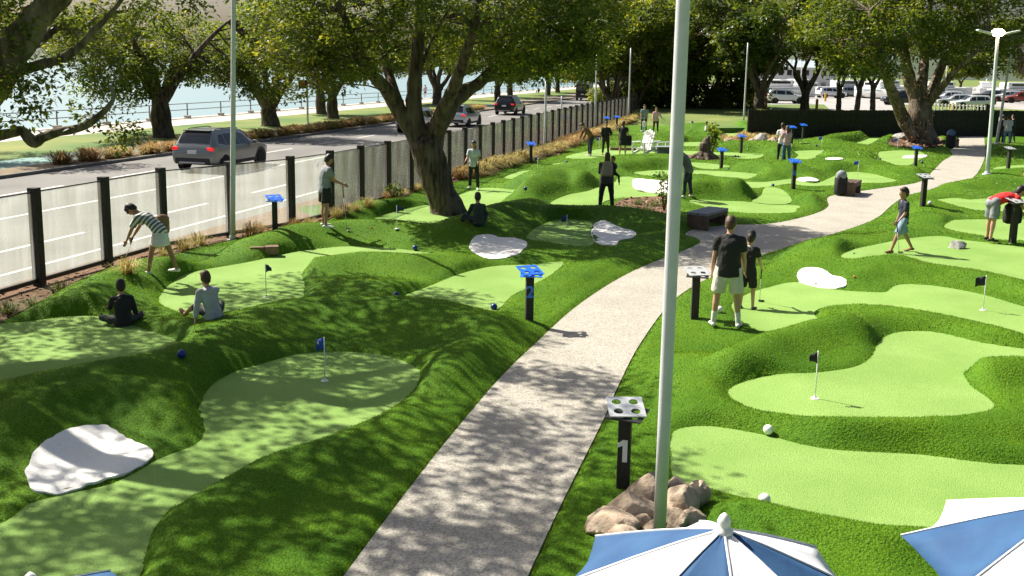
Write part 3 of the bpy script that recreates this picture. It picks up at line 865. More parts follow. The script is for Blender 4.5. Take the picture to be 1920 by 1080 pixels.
# --- the near tree whose limbs hang in at the upper left and whose crown shades the nearest greens
base = on(-9.7, 13.4)
lim = [
 ([base - Vector((0, 0, .3)), base + Vector((0, 0, .2)), base + Vector((.1, .1, 1.4)), base + Vector((.2, .2, 2.4))], [.62, .5, .42, .42]),
 ([base + Vector((.2, .2, 1.9)), Vector((-9.0, 14.6, 2.9))] + pxl([(0, 253), (37, 245), (53, 257), (67, 266), (80, 257), (110, 247), (147, 240), (173, 227), (200, 203), (213, 183), (207, 160)], 15.4), [.22, .19, .085, .08, .085, .095, .08, .07, .062, .055, .045, .035, .02]),
 ([base + Vector((.1, .2, 2.2))] + pxl([(-90, 230), (0, 135), (22, 98), (52, 52), (84, 18), (112, -8), (170, -80)], 15.0) + [Vector((-6.2, 17.5, 7.0))], [.34, .30, .27, .25, .22, .19, .17, .14, .06]),
 (pxl([(-20, 150), (67, 124), (117, 110), (153, 84), (173, 60), (205, 28), (250, -30)], 15.2), [.1, .075, .065, .055, .05, .04, .02]),
 (pxl([(52, 52), (66, 84, .5), (110, 50, .9), (150, 58, 1.3), (190, 30, 1.8), (240, 20, 2.2)], 15.2), [.1, .07, .06, .05, .04, .02]),
 ([base + Vector((.2, 0, 2.2)), Vector((-8.6, 12.6, 4.4)), Vector((-7.0, 12.5, 6.4)), Vector((-5.6, 12.2, 7.4))], [.3, .24, .15, .05]),
 ([base + Vector((.1, .2, 2.2)), Vector((-9.8, 14.6, 4.6)), Vector((-10.4, 17, 6.4)), Vector((-10.0, 20.5, 7.3))], [.3, .24, .15, .05]),
 ([base + Vector((.1, .2, 2.2)), Vector((-8.4, 15.0, 5.4)), Vector((-7.0, 16.8, 6.6)), Vector((-6.2, 18.2, 7.2))], [.26, .2, .12, .05]),
 ([base + Vector((.0, .2, 2.2)), Vector((-11, 14.0, 4.8)), Vector((-12.4, 15.6, 6.5))], [.28, .2, .08]),
]
bl = [((-12.4, 18.8, 7.2), (2.0, 2.0, .9), 1.7), ((-9.8, 21.6, 7.3), (2.0, 1.6, .9), 1.4), ((-7.4, 20.6, 7.1), (1.4, 1.5, .8), 1.3), ((-6.5, 18.8, 7.0), (.9, 1.3, .8), .7), ((-5.3, 15.9, 7.0), (1.35, 1.6, .8), .85), ((-6.2, 13.0, 7.0), (1.5, 1.5, .9), .85), ((-6.0, 11.0, 7.2), (1.3, 1.2, .8), .6),
      ((-9.2, 11.8, 7.2), (1.7, 1.5, .9), .8), ((-8.6, 15.4, 7.8), (1.9, 1.9, 1.0), 1.0), ((-8.2, 18.0, 7.6), (1.8, 1.8, .9), 1.0), ((-12, 15.2, 7.2), (1.8, 1.8, 1.0), 1.4), ((-10.8, 13.4, 8.2), (1.8, 1.8, 1.0), .8), ((-4.6, 13.4, 7.0), (1.0, 1.2, .6), .45), ((-9.0, 9.6, 7.4), (1.4, 1.2, .8), .5), ((-12.5, 11.5, 7.4), (1.8, 1.8, .9), .7)]
bl += [((-10.5, 17, 9.2), (2.4, 2.4, .9), .7), ((-9.5, 13, 9.3), (2.4, 2.2, .9), .5), ((-9, 19.5, 9.0), (2.2, 2.0, .9), .6)]  # unseen upper crown layer, added to block skylight over the near greens
near_tree = tree('low spreading tree whose gnarled limbs reach over the nearest greens and fence', base, lim, bl, 19, 0.14, 120, 0.62, M_LEAF, M_BARK_P, (0.25, 0.03, 0.008), n=12)
hb = []
for px, py, y, r, k in [(22, 185, 14.6, .42, .7), (70, 165, 14.8, .34, .5), (225, 248, 15.5, .22, .4), (165, 218, 15.4, .14, .1), (120, 60, 16, .5, .6), (20, 40, 15, .5, .8), (60, -10, 15.4, .7, 1), (200, 60, 16.2, .5, .6), (260, 20, 16.6, .6, .8), (330, 0, 17.2, .55, .6), (105, 130, 15.2, .3, .3), (0, 100, 14.4, .5, .6)]:
    hb.append((tuple(at_depth(px, py, y) - base), (r * 1.1, r * 1.1, r * .85), k))
obj('foliage', crown_mesh('foliage', clump_points(hb, 22), .095, 30, .26, M_LEAF, .45), near_tree)

# --- trees on the verge across the road
def verge_tree(label, al, pe, r0, h0, w, seed, m=M_LEAF, dens=30, size=0.21, tall=5.6, low=3.6, stems=5, group=None, bark=None, per=62):
    random.seed(seed)
    base = road(al, pe)
    ends, bl = [], []
    for i in range(stems):
        a = 2 * math.pi * (i + random.uniform(-.25, .25)) / stems
        rr = w * random.uniform(0.35, 0.75)
        ends.append(base + Vector((math.cos(a) * rr, math.sin(a) * rr, tall * random.uniform(.85, 1.15))))
    for i in range(int(9 + stems)):
        a = random.uniform(0, 6.28); rr = w * math.sqrt(random.random()) * 0.95
        z = low + 0.9 + (tall + 1.2 - low) * random.random() * (1.15 - 0.6 * rr / w)
        s = random.uniform(0.26, 0.42) * w
        bl.append((base + Vector((math.cos(a) * rr, math.sin(a) * rr, z)), (s, s, s * 0.62), 1))
    return tree(label, base, splay(base, h0, ends, r0), bl, dens, size, per, 0.62, m, bark or M_BARK, (0.22, 0.07, 0.02), group)
VG = 'street trees on the seaward verge'
verge_tree('thick-trunked dark street tree standing behind the grey car', 33.3, 18.6, 0.52, 1.9, 6.6, 11, M_LEAF, 44, low=2.0)
verge_tree('street tree dividing low into many stems beside the road sign', 45.3, 18.4, 0.55, 1.1, 5.6, 5, M_LEAF_Y, 34, low=3.6, stems=7)
verge_tree('small young street tree with a short stout trunk past the road sign', 56.6, 19.0, 0.42, 1.6, 3.4, 21, M_LEAF_Y, 22, low=2.6, tall=4.0, stems=4)
verge_tree('street tree showing between the limbs of the broad old tree', 88, 21.0, 0.5, 1.3, 5.5, 9, M_LEAF, 26, 0.3, low=3.2, stems=6)
verge_tree('second-row street tree whose crown fills the gap by the lamp post', 62, 22.5, 0.4, 2.0, 4.8, 14, M_LEAF_Y, 24, 0.26, low=4.6)
verge_tree('street tree at the left with its crown over the sea rail', 18, 21.0, 0.45, 2.0, 5.0, 27, M_LEAF, 26, 0.2, low=3.6)
for i, a in enumerate((104, 118, 133, 150, 172, 196)):
    verge_tree('distant street tree in the row beyond the black car', a, 18.5 + (i % 2) * 2.0, 0.4, 1.8, 5.2, 40 + i, (M_LEAF, M_LEAF_D)[i % 2], 18, 0.42, low=2.6, group=VG, per=44)

# --- dark grove behind the far end of the course, between road and car park
def grove(label, px, py, z, r0, h0, w, seed, m, tall, low, stems, size=0.38, dens=22, group=None, per=52):
    random.seed(seed)
    base = G(px, py, z)
    ends, bl = [], []
    for i in range(stems):
        a = 2 * math.pi * (i + random.uniform(-.3, .3)) / stems
        rr = w * random.uniform(0.3, 0.7)
        ends.append(base + Vector((math.cos(a) * rr, math.sin(a) * rr, tall * random.uniform(.8, 1.1))))
    for i in range(12 + stems):
        a = random.uniform(0, 6.28); rr = w * math.sqrt(random.random())
        zz = low + 0.8 + (tall + 2.5 - low) * random.random()
        s = random.uniform(0.25, 0.4) * w
        bl.append((base + Vector((math.cos(a) * rr, math.sin(a) * rr, zz)), (s, s, s * 0.7), 1))
    return tree(label, base, splay(base, h0, ends, r0, 0.6), bl, dens, size, per, 0.8, m, M_BARK, (0.25, 0.09, 0.03), group)
GG = 'dark trees of the grove behind the far greens'
for i, (px, py, w) in enumerate([(1150, 213, 5.5), (1195, 212, 6.0), (1238, 209, 6.0), (1290, 208, 6.0), (1335, 210, 5.5), (1385, 210, 5.5)]):
    grove('dark leafy tree in the dense grove behind the far greens', px, py, 0.0, 0.34, 0.7, w, 60 + i, M_LEAF if i % 2 else M_LEAF_Y, 7.0, 2.6 if i < 4 else 3.6, 6, 0.36, 22, GG)
grove('dark tree forking at the left end of the dark fence', 1423, 217, 0.3, 0.5, 1.6, 5.0, 71, M_LEAF_D, 7.0, 4.2, 5)
grove('twin-stemmed tree with bright leaves behind the dark fence near the white car', 1508, 209, BACK_Z, 0.42, 1.6, 6.0, 73, M_LEAF_Y, 7.5, 4.0, 5, 0.32, 26)
for i, (px, py) in enumerate([(1572, 211), (1606, 214), (1636, 215)]):
    grove('slim tree of the cluster behind the dark fence', px, py, BACK_Z, 0.24, 2.2, 3.8, 80 + i, (M_LEAF_Y, M_LEAF, M_LEAF)[i], 6.5, 3.6, 4, 0.30, 20, 'slim trees behind the dark fence')
grove('leaning tree at the right beyond the lamp post', 1930, 196, BACK_Z, 0.4, 2.0, 6.0, 91, M_LEAF, 8.0, 4.2, 5, 0.36, 24)
grove('distant low tree beyond the white parked cars', 1800, 168, BACK_Z, 0.35, 1.6, 5.0, 92, M_LEAF_Y, 4.6, 2.6, 4, 0.6, 18)
def shrub(px, py, w, h, seed):
    random.seed(seed); g = G(px, py, 0); r = empty('shrub', g); tag(r, 'dark shrub in the understorey of the grove', 'shrub', 'dark shrubs under the grove')
    mb = MB()
    for i in range(5):
        a = i * 1.3; mb.tube([(0, 0, -.05), (math.cos(a) * w * .25, math.sin(a) * w * .25, h * .45), (math.cos(a) * w * .5, math.sin(a) * w * .5, h * .8)], [.08, .05, .02], 6)
    mb.build('stem', M_BARK, r, True)
    bl = [((random.uniform(-.5, .5) * w, random.uniform(-.5, .5) * w, random.uniform(.25, .8) * h), (w * .5, w * .5, h * .35), 1) for _ in range(6)]
    obj('foliage', crown_mesh('foliage', clump_points(bl, 9), .34, 36, .7, M_LEAF), r)
for i in range(13):
    shrub(1146 + i * 22, 207 + (i % 3) * 2, 2.3, 2.6 + (i % 4) * .5, 200 + i)
# --- the tree with fairy lights at the end of the path
base = on(*G(1727, 272)[:2])
D = base.y
lim = [
 ([base - Vector((0, 0, .3)), base + Vector((0, 0, .15))] + pxl([(1727, 240), (1726, 212), (1724, 192), (1723, 178), (1723, 168)], D), [.98, .88, .74, .70, .62, .42, .12]),
 (pxl([(1713, 262), (1703, 240), (1691, 215), (1676, 180, -1), (1665, 150, -2), (1650, 90, -3), (1630, 20, -3)], D - .6), [.30, .38, .36, .32, .28, .2, .1]),
 (pxl([(1722, 200), (1708, 160), (1700, 120), (1690, 60), (1680, -20)], D), [.42, .36, .3, .22, .1]),
 (pxl([(1726, 200), (1728, 160), (1733, 110, 1), (1740, 50, 2), (1745, -30, 2)], D), [.4, .34, .28, .2, .1]),
 (pxl([(1730, 210), (1745, 175, .5), (1757, 145, 1), (1775, 100, 2), (1800, 40, 3)], D), [.4, .34, .28, .2, .1]),
 (pxl([(1737, 200), (1760, 170, -1), (1785, 140, -2), (1815, 110, -3), (1850, 80, -3)], D), [.26, .22, .17, .12, .06]),
]
bl = []
for px, py, dy, r, k in [(1610, 60, -2, 2.8, 1), (1660, 30, -3, 3, 1), (1700, 70, 2, 2.4, .8), (1760, 60, 2, 2.6, .9), (1810, 70, -2, 2.6, .9), (1860, 40, 0, 3, 1), (1740, 0, -3, 3, 1), (1640, -40, 0, 3.2, 1), (1800, -30, 0, 3.2, 1), (1900, 20, 1, 2.8, .9), (1560, 30, -1, 2.6, .8), (1720, -90, 0, 3.5, 1), (1860, -70, 0, 3.2, 1), (1590, 115, -1, 1.5, .4), (1650, 110, -3, 1.6, .4), (1850, 105, -1, 1.6, .4)]:
    bl.append((at_depth(px, py, D + dy), (r, r, r * .62), k))
lit_tree = tree('large pale-barked tree wound with fairy lights at the end of the path', base, lim, bl, 44, 0.22, 74, 0.66, M_LEAF, M_BARK_P, (0.25, 0.08, 0.02), n=14, rough=0.16)
fl = MB()
for pl, rad in lim[:5]:
    for _ in range(34):
        i = random.randrange(0, len(pl) - 2); t = random.random()
        c = Vector(pl[i]).lerp(Vector(pl[i + 1]), t) - base; a = random.uniform(3.3, 6.1); rr = (rad[i] * (1 - t) + rad[i + 1] * t) * 1.12
        if c.z > 0.2: fl.sphere(c + Vector((math.cos(a) * rr, math.sin(a) * rr, 0)), 0.022, 5, 4)
fl.build('light_string', mat('bulb_amber', (0.75, 0.42, 0.12), 0.4, emit=(1.0, 0.55, 0.15), estr=0.15), lit_tree)['kind'] = 'stuff'
random.seed(3)
# ================================================================== clear panel fence along the road
M_BLACK = mat('black_timber', (0.016, 0.015, 0.012), 0.75, col2=(0.030, 0.026, 0.020), scale=14, bump=0.4, bscale=50)
M_BLACKM = mat('black_metal', (0.014, 0.015, 0.014), 0.45)
def panel_mat():
    m = bpy.data.materials.new('clear_panel'); m.use_nodes = True
    nt = m.node_tree; out = nt.nodes['Material Output']
    nt.nodes.remove(nt.nodes['Principled BSDF'])
    tc = nt.nodes.new('ShaderNodeTexCoord')
    mp = nt.nodes.new('ShaderNodeMapping'); mp.inputs['Scale'].default_value = (2.6, 2.6, 0.22)
    n = nt.nodes.new('ShaderNodeTexNoise'); n.inputs['Scale'].default_value = 2.2; n.inputs['Detail'].default_value = 5
    nt.links.new(tc.outputs['Object'], mp.inputs[0]); nt.links.new(mp.outputs[0], n.inputs['Vector'])
    cr = nt.nodes.new('ShaderNodeValToRGB'); e = cr.color_ramp.elements
    e[0].position, e[1].position = 0.36, 0.62
    e[0].color, e[1].color = (0.72, 0.68, 0.56, 1), (0.93, 0.95, 0.94, 1)
    nt.links.new(n.outputs['Fac'], cr.inputs['Fac'])
    d = nt.nodes.new('ShaderNodeBsdfDiffuse'); t = nt.nodes.new('ShaderNodeBsdfTranslucent')
    for q in (d, t): nt.links.new(cr.outputs['Color'], q.inputs['Color'])
    m1 = nt.nodes.new('ShaderNodeMixShader'); m1.inputs[0].default_value = 0.62
    nt.links.new(d.outputs[0], m1.inputs[1]); nt.links.new(t.outputs[0], m1.inputs[2])
    tr = nt.nodes.new('ShaderNodeBsdfTransparent'); tr.inputs[0].default_value = (0.94, 0.97, 0.95, 1)
    mr = nt.nodes.new('ShaderNodeMapRange'); mr.inputs['From Min'].default_value = 0.3; mr.inputs['From Max'].default_value = 0.7
    mr.inputs['To Min'].default_value = 0.07; mr.inputs['To Max'].default_value = 0.17
    n2 = nt.nodes.new('ShaderNodeTexNoise'); n2.inputs['Scale'].default_value = 3.1
    nt.links.new(mp.outputs[0], n2.inputs['Vector']); nt.links.new(n2.outputs['Fac'], mr.inputs['Value'])
    m2 = nt.nodes.new('ShaderNodeMixShader'); nt.links.new(mr.outputs[0], m2.inputs[0])
    nt.links.new(tr.outputs[0], m2.inputs[1]); nt.links.new(m1.outputs[0], m2.inputs[2])
    gl = nt.nodes.new('ShaderNodeBsdfGlossy'); gl.inputs['Roughness'].default_value = 0.08
    fr = nt.nodes.new('ShaderNodeFresnel'); fr.inputs[0].default_value = 1.12
    m3 = nt.nodes.new('ShaderNodeMixShader'); nt.links.new(fr.outputs[0], m3.inputs[0])
    nt.links.new(m2.outputs[0], m3.inputs[1]); nt.links.new(gl.outputs[0], m3.inputs[2]); nt.links.new(m3.outputs[0], out.inputs['Surface'])
    return m
M_PANEL = panel_mat()
def along(poly, step):
    out, carry = [], 0.0
    for a, b in zip(poly[:-1], poly[1:]):
        L = (b - a).length
        t = carry
        while t < L:
            out.append(a.lerp(b, t / L)); t += step
        carry = t - L
    return out
fence_pts = along(FENCE, 1.98)
fence = empty('panel_fence', (*fence_pts[8][:2], 0))
tag(fence, 'tall clear panel fence with black timber posts along the road', 'fence')
post_me = MB().bbox((0, 0, 0.88), (0.15, 0.19, 1.98), 0.012).mesh('post', M_BLACK)
_fl = Vector(fence.location)
for i, p in enumerate(fence_pts):
    q = fence_pts[min(i + 1, len(fence_pts) - 1)]
    d = (q - p) if i < len(fence_pts) - 1 else (p - fence_pts[i - 1])
    z = 0.0
    o = obj('post', post_me, fence, Vector((p.x, p.y, z)) - _fl); o.rotation_euler.z = math.atan2(d.y, d.x)
    if i == len(fence_pts) - 1: break
    L = d.length - 0.15; mid = (p + q) / 2; a = math.atan2(d.y, d.x)
    for nm, zz, sz, mm in (('panel', 0.98, (L - 0.02, 0.012, 1.58), M_PANEL), ('bottom_rail', 0.14, (L - 0.006, 0.05, 0.08), M_BLACKM), ('top_rail', 1.79, (L - 0.006, 0.025, 0.022), M_BLACKM)):
        o = MB().box((0, 0, 0), sz).build(nm, mm, fence, loc=Vector((mid.x, mid.y, zz)) - _fl); o.rotation_euler.z = a

# ------------------------------------------------------------------ dark paling fence across the back
BF = [Vector((14.6, 62.2, 0)), Vector((33.0, 69.6, 0)), Vector((47.0, 68.6, 0)), Vector((56, 70, 0))]
bf = empty('paling_fence', BF[0]); tag(bf, 'dark close-boarded fence across the back of the course', 'fence')
bpts = along(BF, 2.4)
M_PAL = mat('stained_paling', (0.010, 0.011, 0.007), 0.85, col2=(0.024, 0.024, 0.015), scale=3, bump=0.5, bscale=30)
for i in range(len(bpts) - 1):
    p, q = bpts[i], bpts[i + 1]; d = q - p; a = math.atan2(d.y, d.x); L = d.length
    zb = -0.06
    o = MB().box((0, 0.065, 0.90), (0.11, 0.1, 1.84)).build('post', M_PAL, bf, loc=p - BF[0]); o.rotation_euler.z = a
    k = MB(); n = int(L / 0.16)
    for j in range(n):
        k.box(((j + 0.5) * L / n, random.uniform(-.006, .006), 0.93 + random.uniform(-.015, .015)), (L / n - 0.006, 0.022, 1.86))
    o = k.build('paling_panel', M_PAL, bf, loc=p - BF[0] + Vector((0, 0, zb))); o.rotation_euler.z = a; o['kind'] = 'stuff'
    o = MB().box((L / 2, 0.045, 0.5), (L, 0.05, 0.09)).box((L / 2, 0.045, 1.5), (L, 0.05, 0.09)).build('rail', M_PAL, bf, loc=p - BF[0]); o.rotation_euler.z = a; o['kind'] = 'stuff'

# ================================================================== poles and lamps
M_GALV = mat('galvanised_steel', (0.56, 0.58, 0.605), 0.5, metal=0.0, col2=(0.63, 0.65, 0.675), scale=5)
def pole(label, base, h, r0, r1, group=None, plate=True, name='lamp_pole', cat='pole', lean=(0, 0)):
    root = empty(name, base); tag(root, label, cat, group)
    n = 6
    MB().tube([(lean[0] * i / n, lean[1] * i / n, h * i / n) for i in range(n + 1)], [r0 + (r1 - r0) * i / n for i in range(n + 1)], 18).build('shaft', M_GALV, root, True)
    if plate:
        MB().lathe([(r0 * 2.2, -0.04), (r0 * 2.2, 0.018), (r0 * 1.25, 0.022), (r0 * 1.15, 0.10), (r0 * 1.02, 0.11)], 18).build('base_collar', M_GALV, root)
    return root
g = G(1236, 1003, 0.05)
t0 = at_depth(1284, -10, g.y * 0.992)
pole('thick pale grey pole rising from the boulders', on(g.x, g.y), 6.6, 0.057, 0.059, lean=((t0.x - g.x) / (t0.z) * 6.6, 0), plate=False)
g = P(436, 450)
_t = at_depth(438, 0, g.y)
pole('slim grey pole standing in the planting by the clear fence', g, 6.8, 0.065, 0.05, lean=((_t.x - g.x) / (_t.z - g.z) * 6.8, 0))
def lamp(label, base, h, lit, lean=(0, 0)):
    r = pole(label, base, h, 0.085, 0.06, name='street_lamp', cat='lamp', lean=lean)
    tx, ty = lean
    MB().tube([(tx - 0.12, ty, h - 0.02), (tx, ty, h + 0.05), (tx + 0.12, ty, h - 0.02)], 0.03, 8).build('bracket', M_GALV, r, True)
    for s in (-1, 1):
        rot = Euler((0, -0.22 * s, 0)).to_matrix()
        hd = MB().bbox((tx + s * 0.48, ty, h + 0.11), (0.75, 0.24, 0.06), 0.02, rot).build('lamp_head', M_GALV, r)
        MB().box((tx + s * 0.52, ty, h + 0.083), (0.5, 0.18, 0.012), rot).build('lens', M_LENS, hd)
    if lit:
        MB().lathe([(0.16, -0.03), (0.24, 0.06), (0.24, 0.16), (0.14, 0.24), (0.03, 0.26)], 16, (tx, ty, h)).build('lit_lamp', M_GLOW, r, True)
    return r
M_LENS = mat('lamp_lens', (0.75, 0.76, 0.74), 0.3)
M_GLOW = mat('lamp_glow', (1, 0.9, 0.7), 0.4, emit=(1.0, 0.80, 0.45), estr=9.0)
g = P(1851, 326)
t1 = at_depth(1871, 66, g.y)
lamp('tall street lamp with two arms and a glowing lamp beside the path', g, t1.z - g.z, True, (t1.x - g.x, 0))
g = P(1868, 270)
lamp('second two-armed street lamp standing behind the glowing one', g, 6.3, False, (0.4, 0))
for px, py, top, lab in [(1021, 283, 150, 'short grey pole by the first bend of pale tussocks'), (1115, 243, 97, 'tall grey pole in the planting beside the bending man'), (1178, 225, 90, 'tall grey pole at the far end of the clear fence'), (1052, 232, 180, 'small white-grey post on the road side of the fence'), (1162, 224, 186, 'thin grey post by the last fence panels'), (1394, 233, 80, 'thin grey pole in front of the dark grove')]:
    g = P(px, py) if px not in (1052,) else G(px, py)
    t = at_depth(px + 2, top, g.y)
    pole(lab, g, max(1.5, t.z - g.z), 0.07, 0.05)
# road sign on the verge
g = G(577, 232)
r = pole('grey roadside pole carrying two small sign boards', g, at_depth(580, 112, g.y).z, 0.08, 0.07, name='road_sign', cat='sign')
hz_ = at_depth(574, 158, g.y).z
MB().bbox((-0.28, -0.1, hz_), (0.62, 0.03, 0.6), 0.01).build('board', mat('sign_dark', (0.03, 0.03, 0.03), 0.5), r)
MB().bbox((0.34, -0.1, hz_), (0.36, 0.03, 0.6), 0.01).build('board', mat('sign_pale', (0.55, 0.56, 0.54), 0.5), r)
MB().lathe([(0.19, 0), (0.19, 0.012)], 20).build('ring', mat('sign_red', (0.5, 0.03, 0.02), 0.5), r, loc=(-0.28, -0.118, hz_)).rotation_euler.x = R(90)

# ================================================================== sea rail
rail = empty('sea_rail', road(-6, SEA - 0.2)); tag(rail, 'metal post and rail barrier along the promenade edge', 'railing')
M_RAIL = mat('rail_steel', (0.22, 0.22, 0.21), 0.5, metal=0.4)
rl = Vector(rail.location)
foot_me = MB().bbox((0, 0, 0.12), (0.42, 0.42, 0.24), 0.03).mesh('footing', M_CONC)
pst_me = MB().tube([(0, 0, 0.2), (0, 0, 1.12)], 0.05, 8).mesh('post', M_RAIL)
for i in range(48):
    p = road(-6 + i * 4.7, SEA - 0.2) - rl
    obj('footing', foot_me, rail, p); obj('post', pst_me, rail, p)
for z in (0.66, 1.10):
    MB().tube([road(-8, SEA - 0.2, z) - rl, road(220, SEA - 0.2, z) - rl], 0.03, 8).build('rail', M_RAIL, rail)

# ================================================================== hole signs
M_BLUE = mat('sign_blue', (0.015, 0.13, 0.72), 0.4)
M_BLUEB = mat('sign_blue_bright', (0.03, 0.22, 0.80), 0.4)  # brighter blue for the lower plates and numbers
M_GREYP = mat('sign_grey', (0.52, 0.55, 0.56), 0.35, metal=0.2)
M_SIGNK = mat('sign_black', (0.02, 0.022, 0.025), 0.5)  # near-black of the grey signs' lower plates, also grips, handles and cradles
def holed_plate(w, d, holes, th):
    V, E = [], []
    def ring(pts):
        n0 = len(V); V.extend(Vector(p) for p in pts)
        E.extend((n0 + i, n0 + (i + 1) % len(pts)) for i in range(len(pts)))
    ring([(-w / 2, -d / 2), (w / 2, -d / 2), (w / 2, d / 2), (-w / 2, d / 2)])
    for hx, hy, hr in holes:
        ring([(hx + hr * math.cos(-2 * math.pi * k / 14), hy + hr * math.sin(-2 * math.pi * k / 14)) for k in range(14)])
    vo, _, fo, _, _, _ = delaunay_2d_cdt(V, E, [], 2, 1e-6)
    ok = []
    for f in fo:
        c = sum((vo[i] for i in f), Vector((0, 0))) / len(f)
        if all((c - Vector((hx, hy))).length > hr * 0.97 for hx, hy, hr in holes): ok.append(tuple(f))
    n = len(vo); cnt = {}
    for f in ok:
        for i in range(len(f)): cnt[(f[i], f[(i + 1) % len(f)])] = 1
    mb = MB()
    mb.add([(v.x, v.y, th / 2) for v in vo] + [(v.x, v.y, -th / 2) for v in vo],
           ok + [tuple(i + n for i in f[::-1]) for f in ok] + [(e[1], e[0], e[0] + n, e[1] + n) for e in cnt if (e[1], e[0]) not in cnt])
    return mb
_h4 = [(-0.085, -0.085, 0.048), (0.085, -0.085, 0.048), (-0.085, 0.085, 0.048), (0.085, 0.085, 0.048)]
plate_me = {}
for c, mm in (('blue', M_BLUE), ('grey', M_GREYP)):
    plate_me[c] = (holed_plate(0.36, 0.36, _h4, 0.012).mesh('plate', mm), holed_plate(0.36, 0.36, _h4, 0.012).mesh('plate', M_BLUEB if c == 'blue' else M_SIGNK))
post_sm = MB().bbox((0, 0, 0.38), (0.125, 0.125, 0.80), 0.006).mesh('post', M_BLACK)
def digit(txt, parent, loc, rz, size, m):
    cu = bpy.data.curves.new('number', 'FONT'); cu.body = txt; cu.size = size; cu.extrude = 0.004; cu.offset = 0.006; cu.align_x = 'CENTER'
    cu.materials.append(m)
    t = bpy.data.objects.new('number_text', cu); COL.objects.link(t)
    me = bpy.data.meshes.new_from_object(t.evaluated_get(bpy.context.evaluated_depsgraph_get()))
    bpy.data.objects.remove(t)
    if not me.materials: me.materials.append(m)
    o = obj('number', me, parent, loc); o.rotation_euler = (R(90), 0, rz)
    return o
def hole_sign(px, py, col, label, h=0.80, rz=0.0, num=None, face=0.0, group=None):
    g = P(px, py)
    r = empty('hole_sign', g, rz); tag(r, label, 'sign', group)
    o = obj('post', post_sm, r); o.scale = (1, 1, h / 0.78)
    a = obj('plate', plate_me[col][0], r, (0, 0, h + 0.075)); a.rotation_euler = (R(13), 0, R(14))
    b = obj('plate', plate_me[col][1], r, (0.02, -0.03, h + 0.015)); b.rotation_euler = (R(4), 0, R(-10))
    MB().tube([(0, 0, h - 0.04), (0, 0, h + 0.075)], 0.02, 8).build('stem', M_BLACKM, r)
    if num == '1':
        d = Vector((0, -.0665, h * .40))
        MB().box(d + Vector((.012, 0, .095)), (.048, .006, .23)).add([d + Vector(v) for v in ((-.012, -.003, .21), (-.012, -.003, .15), (-.062, -.003, .125), (-.062, -.003, .165), (-.012, .003, .21), (-.012, .003, .15), (-.062, .003, .125), (-.062, .003, .165))], [(0, 1, 2, 3), (7, 6, 5, 4), (0, 3, 7, 4), (1, 0, 4, 5), (2, 1, 5, 6), (3, 2, 6, 7)]).build('number', mat('number_white', (0.8, 0.8, 0.8), 0.5), r)
    elif num:
        d = Vector((math.sin(face), -math.cos(face), 0)) * 0.0645
        digit(num, r, (d.x, d.y, h * 0.52), face, 0.27, M_BLUEB if col == 'blue' else mat('number_white', (0.8, 0.8, 0.8), 0.5))
    return r
hole_sign(1168, 912, 'grey', 'black post with number 1 and grey holed plate beside the boulders', 0.76, R(-12), '1', R(0))
hole_sign(1302, 597, 'grey', 'black post with number 3 and grey holed plate beside the man in black', 0.74, R(-4), '3', R(90))
hole_sign(992, 600, 'blue', 'black post with blue number 2 and blue holed plate at the path edge', 0.76, R(8), '2', R(0))
hole_sign(516, 440, 'blue', 'blue-plated black post in the planting by the slim grey pole', 0.80, R(15))
hole_sign(995, 306, 'blue', 'blue-plated black post among the pale tussocks by the fence', 0.80, R(10))
hole_sign(1352, 318, 'blue', 'blue-plated black post next to the tree stump bed', 0.80, R(10))
hole_sign(1389, 288, 'blue', 'blue-plated black post in front of the golden grass and rocks', 0.85, R(10))
hole_sign(1487, 354, 'blue', 'blue-plated black post with a blue number beside the white bunker near the bench', 0.95, R(5), '6', R(0))
hole_sign(1484, 270, 'blue', 'blue-plated black post right behind the embracing couple', 0.9, R(5))
hole_sign(1505, 263, 'blue', 'blue-plated black post in front of the dark fence', 0.9, R(5))
hole_sign(1716, 313, 'blue', 'blue-plated black post on the green below the tree with fairy lights', 0.82, R(5))
hole_sign(1137, 246, 'blue', 'blue-plated black post behind the woman in black trousers', 0.85, R(5))
hole_sign(1156, 244, 'blue', 'blue-plated black post behind the woman in the black dress', 0.85, R(5))
hole_sign(1730, 386, 'grey', 'black post with grey plate beside the walking boy and a white ball', 0.80, R(5), '4', R(80))
hole_sign(1890, 317, 'grey', 'black post with grey plate to the right of the glowing lamp', 0.85, R(5))
hole_sign(1898, 456, 'grey', 'black post with grey plate that the man in red leans over', 0.92, R(5))

